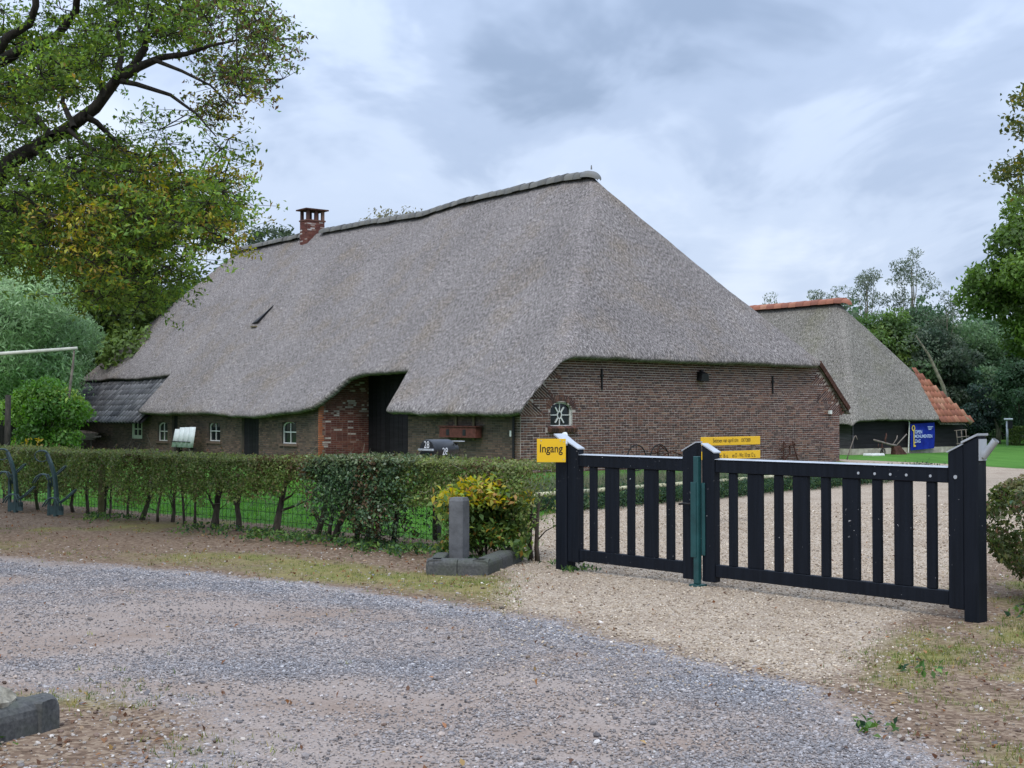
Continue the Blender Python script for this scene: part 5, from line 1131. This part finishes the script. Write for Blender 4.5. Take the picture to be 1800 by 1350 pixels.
# far lamp post and clipped hedge block
lp = thing('lamp_post', 'slim lamp post with a white head at the far edge of the lawn', 'lamp', (24.75, 66.0, 0))
MB().tube([(0, 0, -.2), (0, 0, 1.25)], .06, 8).build('post', M['zinc'], lp, True); MB().box(-.12, -.12, 1.27, .25, .12, 1.36).build('lamp_head', M['letter_white'], lp, bevel=.02); MB().box(.02, -.1, .85, .24, .1, 1.26).build('meter_box', M['black_iron'], lp)
hbk = thing('hedge', 'square clipped hedge block far across the lawn at the right edge', 'hedge', (26.2, 66.3, 0)); sr = np.random.default_rng(95); n = 5000
P = sr.uniform(-1, 1, (n, 3)); ax_ = sr.integers(0, 3, n); P[np.arange(n), ax_] = np.sign(P[np.arange(n), ax_])*sr.uniform(.9, 1.02, n); P = P*np.array([1.05, .6, .47])+np.array([0, 0, .48])
leaf_obj('foliage', P, .1, palette(n, [(0.05, 0.09, 0.02), (0.08, 0.12, 0.03), (0.11, 0.15, 0.045)], None, .25, sr), hbk, srng=sr)
MB().tube([(0, 0, -.1), (0, 0, .6)], .05, 6).build('stem', M['bark'], hbk)

# ------------------------------------------------------------------ big oak at the left, its trunk outside the picture
oak = thing('oak_tree', 'big oak in early autumn colour whose branches hang in from the upper left', 'tree', (-10.2, 18.2, 0))
ob = Vector((-10.2, 18.2, 0)); sr = np.random.default_rng(101); mb = MB()
mb.tube([Vector((0, 0, -.3)), Vector((.05, 0, 1.0)), Vector((.1, -.05, 2.6)), Vector((.0, 0, 4.2)), Vector((-.2, .1, 6.5)), Vector((-.1, .2, 9)), Vector((.2, .1, 11.5))], [.62, .46, .42, .38, .30, .2, .08], 12)
def limb(px, Y, r0, r1, start=None):
    pts = [pt(x, y, Y_) - ob for (x, y), Y_ in zip(px, np.linspace(Y[0], Y[1], len(px)))]
    if start is not None: pts = [Vector(start)] + pts
    n = len(pts); rr = [r0+(r1-r0)*(k/(n-1))**0.8 for k in range(n)]; mb.tube(pts, rr, 9, cap=False); return pts
L1 = limb([(-220, 420), (-90, 372), (0, 313), (20, 283), (67, 257), (113, 230), (167, 190), (207, 137), (233, 118), (255, 84), (252, 60), (270, 20)], (17.9, 17.0), .17, .03, (.1, -.05, 2.6))
limb([(215, 135), (243, 118), (283, 101), (327, 95), (370, 80), (420, 70)], (17.2, 16.8), .075, .012)
limb([(200, 140), (240, 148), (300, 167), (345, 200), (380, 240)], (17.2, 16.6), .045, .008)
limb([(-120, 140), (0, 108), (47, 83), (100, 63), (133, 20), (140, -60)], (18.3, 17.8), .12, .04, (0, 0, 4.2))
limb([(-60, 120), (0, 85), (12, 66), (52, 42), (63, 10), (60, -60)], (17.6, 17.2), .09, .04, (0, 0, 4.2))
limb([(10, 290), (35, 313), (60, 338), (87, 350), (130, 380), (180, 430)], (17.4, 16.9), .05, .01)
limb([(150, 205), (170, 215), (200, 245), (230, 290), (280, 320), (345, 333)], (17.2, 17.8), .05, .01)
limb([(120, 228), (160, 262), (220, 265), (290, 285)], (17.2, 16.8), .035, .01)
limb([(90, 240), (60, 200), (20, 170), (-30, 150)], (17.2, 17.6), .05, .012)
limb([(130, 225), (110, 180), (115, 130), (140, 90)], (17.2, 18.0), .045, .01)
limb([(60, 262), (100, 290), (170, 310), (240, 350), (300, 360)], (17.4, 16.6), .05, .01)
limb([(205, 138), (215, 90), (205, 50), (215, 0)], (17.1, 17.6), .05, .012)
limb([(270, 105), (320, 125), (370, 150), (410, 190)], (17.0, 16.4), .03, .008)
limb([(20, 360), (60, 420), (140, 440), (230, 420), (320, 430)], (18.0, 17.2), .05, .01)
limb([(180, 170), (175, 140), (180, 100), (215, 95)], (17.1, 16.9), .03, .01)
limb([(-40, 345), (20, 360), (90, 400), (160, 470), (220, 520)], (18.2, 18.6), .06, .012)
mb.build('trunk', M['dark_bark'], oak, True)
poly = [(-420, -420), (455, -420), (440, 0), (478, 40), (518, 100), (512, 128), (465, 165), (432, 195), (418, 240), (412, 262), (392, 305), (425, 348), (420, 385), (402, 412), (408, 440), (380, 425), (340, 455), (300, 500), (255, 560), (215, 560), (160, 530), (120, 480), (40, 470), (-60, 500), (-420, 520)]
def inside(x, y, pl):
    c = False; j = len(pl)-1
    for i in range(len(pl)):
        if (pl[i][1] > y) != (pl[j][1] > y) and x < (pl[j][0]-pl[i][0])*(y-pl[i][1])/(pl[j][1]-pl[i][1])+pl[i][0]: c = not c
        j = i
    return c
LIMBS = [[(-90, 372), (0, 313), (20, 283), (67, 257), (113, 230), (167, 190), (207, 137), (233, 118), (283, 101), (327, 95)], [(207, 137), (255, 84), (252, 60)], [(-120, 140), (0, 108), (47, 83), (100, 63), (133, 20)], [(0, 85), (12, 66), (52, 42), (63, 10)], [(215, 138), (300, 167)]]
cl = []; tries = 0
while len(cl) < 1400 and tries < 60000:
    tries += 1; x = sr.uniform(-420, 525); y = sr.uniform(-420, 560)
    if not inside(x, y, poly) or ((x < -60 or y < -60) and sr.uniform() < 0.6): continue  # crown out of view thinned to let more light through
    hole = float(fbm(np.array([x]), np.array([y]), 103, 75.0, 3)[0]); lowd = np.clip((y-230)/150, 0, 1)
    if hole < -0.09 + sr.uniform(-.10, .10) - 0.42*lowd: continue
    Yd = sr.uniform(15.2, 20.5); nl = min(abs(float(sdist(np.array([x]), np.array([y]), q)[0])) for q in LIMBS)
    if nl < 34 and Yd < 18.2 and sr.uniform() < 0.85: continue
    cl.append((x, y, Yd))
cl = np.array(cl); CP = np.array([tuple(pt(*c_) - ob) for c_ in cl]); per = 84; SUB = 7; SC = np.repeat(CP, SUB, 0) + sr.normal(0, 1, (len(CP)*SUB, 3))*np.array([.24, .26, .11])
P = np.repeat(SC, per//SUB, 0) + sr.normal(0, 1, (len(CP)*per, 3))*np.array([.062, .066, .034])
hue = np.repeat(fbm(cl[:, 0], cl[:, 1], 104, 120.0, 3) + sr.normal(0, .22, len(cl)), per)
C = palette(len(P), [(0.10, 0.18, 0.038), (0.14, 0.23, 0.045), (0.20, 0.28, 0.05)], [4, 4, 2], .22, sr)*np.repeat(np.exp(sr.normal(0, .28, len(cl))), per)[:, None]
Cy = palette(len(P), [(0.30, 0.31, 0.045), (0.36, 0.33, 0.05), (0.30, 0.22, 0.06)], [3, 2, 2], .2, sr)
pick = (hue + sr.normal(0, .12, len(P))) > 0.52; C[pick] = Cy[pick]
dd = np.repeat(((cl[:, 0] > 330) & (cl[:, 1] < 230)), per) & (sr.uniform(size=len(P)) < .4); C[dd] = palette(int(dd.sum()), [(0.14, 0.095, 0.05), (0.10, 0.09, 0.04)], None, .2, sr)
redc = np.repeat(sr.uniform(size=len(cl)) < .0025, per); C[redc] = palette(int(redc.sum()), [(0.26, 0.06, 0.03)], None, .2, sr)
leaf_obj('crown', P, .072, C, oak, aspect=.46, up=.6, srng=sr)
tw = MB()
for i in range(0, len(CP), 2):
    j = np.argsort(((CP-CP[i])**2).sum(1))[1+sr.integers(3)]; m_ = (CP[i]+CP[j])/2+sr.normal(0, .06, 3); tw.tube([CP[i], m_, CP[j]], [.010, .009, .006], 4, cap=False)
for i in range(len(SC)):
    tw.tube([CP[i//SUB], SC[i]], [.006, .0025], 3, cap=False)
tag(tw.build('twig', M['dark_bark'], oak, True), kind='stuff')
# overhanging branch at the right edge
oak2 = thing('oak_tree', 'oak whose single leafy branch reaches in at the upper right edge', 'tree', (14.2, 28.0, 0)); ob2 = Vector((14.2, 28, 0)); sr = np.random.default_rng(111); mb = MB()
mb.tube([(0, 0, -.3), (0, 0, 3), (-.1, 0, 7), (0, 0, 11)], [.4, .32, .26, .12], 10)
br = [(1790, 330), (1770, 300), (1795, 280), (1795, 175), (1785, 215), (1800, 230), (1800, 300), (1760, 308), (1810, 160), (1830, 200), (1840, 260), (1860, 300), (1850, 130), (1880, 180), (1900, 240), (1920, 330), (1880, 350), (1930, 120), (1960, 200), (1980, 280)]
for a_, b_ in (((1990, 330), (1765, 306)), ((1990, 260), (1790, 185)), ((1990, 300), (1800, 235))):
    mb.tube([Vector((0, 0, 5.2)), pt(*a_, 27)-ob2, (pt(*a_, 27)+pt(*b_, 26))/2-ob2+Vector((0, 0, .1)), pt(*b_, 26)-ob2], [.12, .07, .04, .01], 6, cap=False)
mb.build('trunk', M['dark_bark'], oak2, True)
CP = np.array([tuple(pt(x+sr.normal(0, 3), y+sr.normal(0, 4), sr.uniform(25, 27))-ob2) for x, y in br for k in range(4)]); CP = np.concatenate([CP, np.array([tuple(np.array([sr.uniform(-1.0, 3), sr.uniform(-2.5, 2.5), sr.uniform(5, 11)])) for k in range(150)])])
P = np.repeat(CP, 26, 0) + sr.normal(0, 1, (len(CP)*26, 3))*np.array([.13, .15, .09]); leaf_obj('crown', P, .11, palette(len(P), [(0.05, 0.075, 0.02), (0.08, 0.10, 0.022), (0.16, 0.14, 0.025)], [3, 3, 1.3], .25, sr), oak2, srng=sr, aspect=.55)

# ------------------------------------------------------------------ shrubs and trees
make_tree('willow_tree', 'silver-green pollard willow at the left behind the bush', (-19.6, 51, 0), 8.2, 3.9, [(0.27, 0.40, 0.21), (0.34, 0.46, 0.27), (0.20, 0.32, 0.15)], .24, 1500, 201, .22, None, .45, 'dark_bark', ncl=46, aspect=.22, clump=.34, limbs=14, up=.2)
make_tree('green_bush', 'round bright green bush in front of the low black-tiled roof', (-12.75, 36.2, 0), 2.8, 1.12, [(0.08, 0.19, 0.03), (0.13, 0.25, 0.045), (0.19, 0.28, 0.055), (0.06, 0.14, 0.03)], .115, 1900, 202, .06, [4, 3, 1.5, 3], .06, 'bark', ncl=42, clump=.36, cat='bush')
make_tree('yellow_bush', 'small yellowing shrub just behind the left end of the hedge', (-9.35, 25.6, 0), 1.2, .3, [(0.36, 0.28, 0.04), (0.22, 0.22, 0.04)], .08, 900, 203, .3, None, .02, 'bark', ncl=9, clump=.4, cat='bush')
grp = 'dark trees behind the farmhouse on the left'
DK = [(0.045, 0.085, 0.035), (0.06, 0.105, 0.04), (0.08, 0.13, 0.045)]; MG = [(0.065, 0.12, 0.036), (0.09, 0.155, 0.042), (0.12, 0.185, 0.048)]
make_tree('broadleaf_tree', 'dark broadleaf tree close behind the left hip of the thatch', (-18.5, 66, 0), 12.6, 4.4, MG, .30, 620, 211, .08, None, .3, 'dark_bark', grp)
make_tree('broadleaf_tree', 'dark broadleaf tree standing behind the silver willow', (-26, 66, 0), 12.5, 5.0, DK, .30, 620, 212, .08, None, .3, 'dark_bark', grp)
make_tree('broadleaf_tree', 'grey-green tree crown just above the left end of the ridge', (-14.6, 76, 0), 12.3, 3.6, [(0.05, 0.08, 0.04), (0.06, 0.09, 0.045)], .28, 620, 213, .12, None, .3, 'dark_bark', grp)
make_tree('broadleaf_tree', 'dark tree low at the far left edge behind the bush', (-22.5, 58.5, 0), 6.5, 3.2, DK, .26, 640, 214, .03, None, .2, 'dark_bark', grp)
make_tree('broadleaf_tree', 'olive tree top at the left edge of the picture above the willow', (-30, 74, 0), 14.5, 5.0, MG, .32, 560, 215, .08, None, .3, 'dark_bark', grp)
# thin treetop showing over the ridge right of the chimney
make_tree('bare_tree', 'sparse half bare treetop showing over the ridge right of the chimney', (-7.2, 80, 0), 14.3, 3.4, [(0.10, 0.11, 0.05), (0.14, 0.13, 0.06)], .2, 90, 221, .45, None, .22, 'bark', ncl=44, clump=.34, limbs=40)
# right side: pale saplings in a row behind the barn, then the dark wood
SV = [(0.12, 0.155, 0.10), (0.095, 0.13, 0.08), (0.16, 0.19, 0.135)]; grp = 'slender pale trees behind the barn'
def sapling(px, ytop, Yd, rx, lab, seed, per=420, z0=.35, **k):
    p = pt(px, 720, Yd); h = pt(px, ytop, Yd).z
    make_tree('slender_tree', lab, (p.x, Yd, 0), h, rx, SV, .20, per, seed, z0, None, .11, 'pale_bark', grp, ncl=30, top=.42, aspect=.3, clump=.26, limbs=12, up=.3, **k)
sapling(1350, 500, 78, 1.4, 'small pale treetop nearest the farmhouse hip above the orange ridge', 231, 360)
sapling(1432, 484, 80, 1.7, 'pale feathery tree left of centre above the orange ridge', 232)
sapling(1478, 482, 84, 1.5, 'pale feathery tree just over the right part of the orange ridge', 236)
sapling(1524, 452, 80, 1.7, 'pale open tree right of the end of the orange ridge', 233, 330)
sapling(1604, 418, 78, 1.9, 'tallest pale slender tree, standing above the barn roof slope', 234, 400, .42)
sapling(1664, 498, 76, 1.5, 'short pale tree between the tallest one and the big green oak', 235)
grp = 'dark trees of the wood behind the barn'
DG = [(0.054, 0.106, 0.056), (0.074, 0.134, 0.066), (0.096, 0.162, 0.074)]
for i, (px, yt, Yd, rx, cols, lab) in enumerate([(1545, 530, 74, 2.6, MG, 'mid green leafy tree behind the thatched barn hip'), (1620, 545, 78, 3.0, DG, 'dark tree directly above the orange tiled corner of the barn'),
      (1690, 560, 80, 3.2, DG, 'dark tree behind the leaning pale trunk'), (1760, 560, 82, 3.4, DG, 'darkest tree deep in the wood at the right'), (1830, 520, 80, 3.4, DG, 'dark tree at the right edge behind the bright shrub'),
      (1590, 620, 72, 2.2, DG, 'low dark tree touching the barn roof edge'), (1735, 640, 73, 2.4, DG, 'low dark bush under the wood beside the lawn'), (1655, 560, 71.5, 2.0, [(0.05, 0.075, 0.045), (0.04, 0.065, 0.04)], 'grey-green young tree round the leaning trunk')]):
    p = pt(px, 720, Yd); h = pt(px, yt, Yd).z
    make_tree('wood_tree', lab, (p.x, Yd, 0), h, rx, cols, .24, 640, 241+i, .02, None, .16, 'dark_bark', grp, ncl=34, clump=.34)
for i, (px, yt, Yd, rx, cols, lab) in enumerate([(1722, 668, 69, .9, [(0.04, 0.07, 0.055), (0.03, 0.055, 0.045)], 'blue-green shrub at the right end of the barn'), (1792, 632, 68.5, 1.2, [(0.05, 0.10, 0.05), (0.065, 0.12, 0.06)], 'fresh green shrub above the far clipped hedge')]):
    p = pt(px, 720, Yd); h = pt(px, yt, Yd).z
    make_tree('shrub', lab, (p.x, Yd, 0), h, rx, cols, .2, 800, 261+i, .02, None, .05, 'bark', ncl=26, clump=.4, cat='shrub')
p = pt(1815, 720, 60)
make_tree('oak_tree', 'big full green tree rising at the right edge of the picture', (p.x+1.3, 60, 0), 11.9, 4.1, [(0.085, 0.15, 0.034), (0.115, 0.19, 0.04), (0.16, 0.235, 0.05)], .26, 760, 271, .30, [4, 4, 1.5], .35, 'dark_bark', ncl=60, clump=.27, top=.75)
lt = thing('leaning_trunk', 'thin pale trunk leaning left in front of the dark wood', 'tree', (22.6, 67.5, 0))
MB().tube([(0, 0, -.1), (-.15, 0, 1.2), (-.55, 0, 3.0), (-1.25, .1, 4.6), (-1.9, .1, 5.6)], [.13, .12, .10, .075, .03], 7).build('trunk', M['pale_bark'], lt, True)
sr = np.random.default_rng(281); CPs = np.array([(-1.9, .1, 5.6), (-1.2, 0, 5.0), (-1.6, 0, 5.9), (-.7, .2, 4.6), (-2.3, 0, 5.3)]); P = np.repeat(CPs, 60, 0)+sr.normal(0, .35, (300, 3)); leaf_obj('crown', P, .16, palette(300, SV, None, .2, sr), lt, srng=sr, aspect=.35)
p = pt(1752, 720, 69)
t2 = thing('forked_trunk', 'small forked pale trunk at the edge of the far lawn', 'tree', (p.x, 69, 0)); MB().tube([(0, 0, -.1), (.02, 0, .9), (-.35, 0, 2.0)], [.10, .09, .05], 7).build('trunk', M['pale_bark'], t2, True); MB().tube([(.10, 0, -.1), (.16, 0, 1.0), (.2, 0, 2.2)], [.09, .08, .05], 7).build('trunk', M['pale_bark'], t2, True)
P = np.array([(-.3, 0, 2.2)])+sr.normal(0, .45, (260, 3)); leaf_obj('crown', P, .16, palette(260, DG, None, .2, sr), t2, srng=sr)
# far wood that closes the view: one mass
sr = np.random.default_rng(291); P = []; C = []
for (x0, x1, y, h) in ((20, 62, 88, 8.0), (17, 62, 96, 9.0), (-62, -14, 88, 11.5), (-70, -20, 80, 9), (-14, 17, 96, 6.5)):
    n = int((x1-x0)*420); x = sr.uniform(x0, x1, n); hh = h*(0.8+0.22*np.sin(x*0.9)+0.12*np.sin(x*2.3+y)); z = sr.uniform(0, 1, n)**0.8*hh; P.append(np.stack([x, y+sr.normal(0, 1.3, n), z], 1)); C.append(palette(n, DG, None, .3, sr))
P = np.concatenate(P); C = np.concatenate(C); o = leaf_obj('far_wood', P, .42, C, None, srng=sr, aspect=.7, up=.2); tag(o, 'dark far wood closing the view behind the trees', 'wood', None, 'stuff')

# ------------------------------------------------------------------ loose stuff on the ground
def gz(x, y): return fbm(x, y, 21, 3.0)*0.018 + fbm(x, y, 22, 0.5)*0.012*(y < 24) + fbm(x, y, 23, 0.2)*0.006*(y < 16)
def instancer(name, label, P, scl, rot, mat, col):
    me = bpy.data.meshes.new(name); me.vertices.add(len(P)); me.vertices.foreach_set('co', P.astype(np.float32).ravel())
    for nm, ar in (('scl', scl), ('rot', rot)): a_ = me.attributes.new(nm, 'FLOAT_VECTOR', 'POINT'); a_.data.foreach_set('vector', ar.astype(np.float32).ravel())
    a_ = me.attributes.new('scol', 'FLOAT_COLOR', 'POINT'); c4 = np.ones((len(P), 4), np.float32); c4[:, :3] = col; a_.data.foreach_set('color', c4.ravel())
    me.update(); o = link(name, me); ng = bpy.data.node_groups.new(name, 'GeometryNodeTree')
    ng.interface.new_socket('Geometry', in_out='INPUT', socket_type='NodeSocketGeometry'); ng.interface.new_socket('Geometry', in_out='OUTPUT', socket_type='NodeSocketGeometry')
    N_ = ng.nodes; gi = N_.new('NodeGroupInput'); go = N_.new('NodeGroupOutput'); ip = N_.new('GeometryNodeInstanceOnPoints'); ico = N_.new('GeometryNodeMeshIcoSphere'); ico.inputs['Radius'].default_value = 1; ico.inputs['Subdivisions'].default_value = 1
    sm = N_.new('GeometryNodeSetMaterial'); sm.inputs['Material'].default_value = mat
    na = N_.new('GeometryNodeInputNamedAttribute'); na.data_type = 'FLOAT_VECTOR'; na.inputs[0].default_value = 'scl'; nb = N_.new('GeometryNodeInputNamedAttribute'); nb.data_type = 'FLOAT_VECTOR'; nb.inputs[0].default_value = 'rot'
    e2r = N_.new('FunctionNodeEulerToRotation'); L_ = ng.links
    L_.new(gi.outputs[0], ip.inputs['Points']); L_.new(ico.outputs[0], sm.inputs[0]); L_.new(sm.outputs[0], ip.inputs['Instance']); L_.new(na.outputs[0], ip.inputs['Scale']); L_.new(nb.outputs[0], e2r.inputs[0]); L_.new(e2r.outputs[0], ip.inputs['Rotation']); L_.new(ip.outputs[0], go.inputs[0])
    md = o.modifiers.new('scatter', 'NODES'); md.node_group = ng
    return tag(o, label, 'gravel', None, 'stuff')
g = G('loose_stone', 0.95, 0.08); q = g.n('ShaderNodeAttribute', attribute_name='scol', attribute_type='INSTANCER'); g.base(q.outputs['Color']); M['stone'] = g.m
sr = np.random.default_rng(301)
def spots(n, y0, y1, bias=1.0):
    y = y0*(y1/y0)**sr.uniform(0, 1, n); x = sr.uniform(-1, 1, n)*(0.40*y+0.2); return x, y
x, y = spots(430000, 5.4, 17.5); gr, be, la, mo = zones(x, y); u = sr.uniform(size=len(x)); k1 = u < gr*0.95 + 0.05
tr_ = dusty(x, y); keep = k1 & (u < np.clip(0.95 - tr_*0.95, 0.10, 0.9)); x1, y1 = x[keep], y[keep]; n = len(x1)
s0 = np.exp(sr.normal(math.log(0.0054), .40, n)); scl = np.stack([s0*sr.uniform(.8, 1.5, n), s0*sr.uniform(.7, 1.1, n), s0*sr.uniform(.45, .8, n)], 1)
col = palette(n, [(0.18, 0.163, 0.158), (0.245, 0.223, 0.217), (0.32, 0.291, 0.280), (0.30, 0.245, 0.21), (0.46, 0.44, 0.42), (0.105, 0.099, 0.102)], [3, 4, 2.6, 1.8, .16, 1.0], .18, sr)
dk_ = np.clip(1.15-1.6*dusty(x1, y1), 0, 1)[:, None]; col = col*(1-dk_) + palette(n, [(0.145, 0.144, 0.154), (0.205, 0.203, 0.215), (0.28, 0.277, 0.288), (0.40, 0.39, 0.40)], [3, 4, 2, .3], .18, sr)*dk_
instancer('gravel', 'grey blue stone chippings lying over the road', np.stack([x1, y1, gz(x1, y1)-0.010+s0*.3], 1), scl, sr.uniform(-.5, .5, (n, 3))*np.array([1, 1, 12]), M['stone'], col)
x, y = spots(210000, 6.4, 24.0); gr, be, la, mo = zones(x, y); keep = sr.uniform(size=len(x)) < be*0.65; x1, y1 = x[keep], y[keep]; n = len(x1)
s0 = np.exp(sr.normal(math.log(0.0062), .33, n))*np.interp(y1, [10, 24], [1, 1.5]); scl = np.stack([s0*sr.uniform(.8, 1.5, n), s0*sr.uniform(.7, 1.1, n), s0*sr.uniform(.45, .8, n)], 1)
col = palette(n, [(0.34, 0.275, 0.205), (0.42, 0.35, 0.27), (0.27, 0.21, 0.15), (0.16, 0.125, 0.095), (0.55, 0.49, 0.41)], [4, 4, 2.4, 1, .8], .15, sr)
instancer('gravel', 'beige pea gravel strewn through the gateway and courtyard', np.stack([x1, y1, gz(x1, y1)+s0*.25], 1), scl, sr.uniform(-.5, .5, (n, 3))*np.array([1, 1, 12]), M['stone'], col)
x, y = spots(22000, 5.4, 16.5); gr, be, la, mo = zones(x, y); keep = (sr.uniform(size=len(x)) < 0.5*(1-gr)*(1-be)*(1-la)); x1, y1 = x[keep], y[keep]; n = len(x1)
s0 = np.exp(sr.normal(math.log(0.007), .4, n)); scl = np.stack([s0*1.2, s0, s0*.6], 1); col = palette(n, [(0.25, 0.22, 0.19), (0.38, 0.34, 0.30), (0.50, 0.46, 0.42), (0.14, 0.10, 0.08)], [3, 2.4, .4, 3], .2, sr)
instancer('gravel', 'scattered stones pressed into the earth verge', np.stack([x1, y1, gz(x1, y1)+s0*.2], 1), scl, sr.uniform(-.5, .5, (n, 3))*np.array([1, 1, 12]), M['stone'], col)
# fallen leaves
x, y = spots(9000, 5.6, 24); gr, be, la, mo = zones(x, y); hd = sdist(x, y, HEDGE); pr = (1-gr)*(1-be*.9)*(1-la)*(0.16+0.9*np.exp(-np.abs(hd+0.6)/0.9)) + 0.015
keep = sr.uniform(size=len(x)) < pr; x1, y1 = x[keep], y[keep]; P = np.stack([x1, y1, gz(x1, y1)+0.008], 1); n = len(P); Nn = np.tile(np.array([[0, 0, 4.0]]), (n, 1))+sr.normal(0, .6, (n, 3))
V, Q, C = leaves(P, .042, palette(n, [(0.20, 0.10, 0.05), (0.28, 0.15, 0.07), (0.13, 0.07, 0.04), (0.35, 0.24, 0.10), (0.42, 0.33, 0.22)], [4, 3, 3, 1.5, .7], .25, sr), .55, 1.0, N=Nn, srng=sr)
tag(link('fallen_leaves', np_mesh('fallen_leaves', V, Q, M['leaf'], C)), 'brown fallen leaves strewn along the verge', 'leaves', None, 'stuff')
# grass and weeds on the verge and the lawn edge
x, y = spots(52000, 5.6, 19); gr, be, la, mo = zones(x, y); gp = fbm(x, y, 311, .8); rd = sdist(x, y, ROAD)
pr = np.clip(mo*0.55 + np.clip(gp*3-1.0, 0, 1)*(1-gr)*(1-be)*.7, 0, 1)*(1-gr*.9); keep = sr.uniform(size=len(x)) < pr; P = np.stack([x[keep], y[keep], gz(x[keep], y[keep])-.004], 1); n = len(P)
V, T, C = tuft(P, 5, .034, .018, palette(n, [(0.10, 0.15, 0.03), (0.17, 0.19, 0.045), (0.26, 0.22, 0.08), (0.07, 0.12, 0.03)], [3, 3, 2, 2], .2, sr), sr, .0028)
tag(link('verge_grass', np_mesh('verge_grass', V, T, M['grass'], C)), 'short tufts of grass and moss on the verge', 'grass', None, 'stuff')
x = sr.uniform(-9, 3, 26000); y = sr.uniform(15, 33, 26000); gr, be, la, mo = zones(x, y); keep = sr.uniform(size=len(x)) < la; P = np.stack([x[keep], y[keep], gz(x[keep], y[keep])-.004], 1)
V, T, C = tuft(P, 4, .06, .05, palette(len(P), [(0.06, 0.18, 0.025), (0.09, 0.24, 0.035), (0.13, 0.28, 0.05)], None, .2, sr), sr, .005)
tag(link('lawn_grass', np_mesh('lawn_grass', V, T, M['grass'], C)), 'grass blades of the side lawn seen between hedge stems', 'grass', None, 'stuff')
# leafy weeds at the foot of the hedge
P = []; 
for k in range(95):
    t = sr.choice([6.5, 9.2, 10.3, 11.0, 11.9, 12.7, 13.4, 14.2])+sr.normal(0, .32); t = min(t, HLEN-.2); c_ = hp(t, -0.28-abs(sr.normal(0, .33)), 0.03); P.append(c_ + sr.normal(0, 1, (26, 3))*np.array([.09, .09, .025]) + np.array([0, 0, .035]))
for c_ in ((0.50, 14.2, 0.03), (0.62, 13.75, .03), (0.75, 13.9, .03), (4.15, 10.7, .05), (4.3, 10.9, .05), (4.5, 11.2, .05), (-2.62, 6.45, .02), (1.9, 6.9, .02), (2.6, 8.4, .02)): P.append(np.array(c_) + sr.normal(0, 1, (26, 3))*np.array([.08, .08, .02]))
P = np.concatenate(P); P[:, 2] = np.abs(P[:, 2])+.005; o = leaf_obj('weeds', P, .055, palette(len(P), [(0.05, 0.11, 0.03), (0.08, 0.16, 0.04), (0.12, 0.20, 0.05), (0.03, 0.07, 0.035)], None, .2, sr), None, srng=sr, aspect=.55, up=.8)
tag(o, 'low leafy weeds along the foot of the hedge', 'weeds', None, 'stuff')
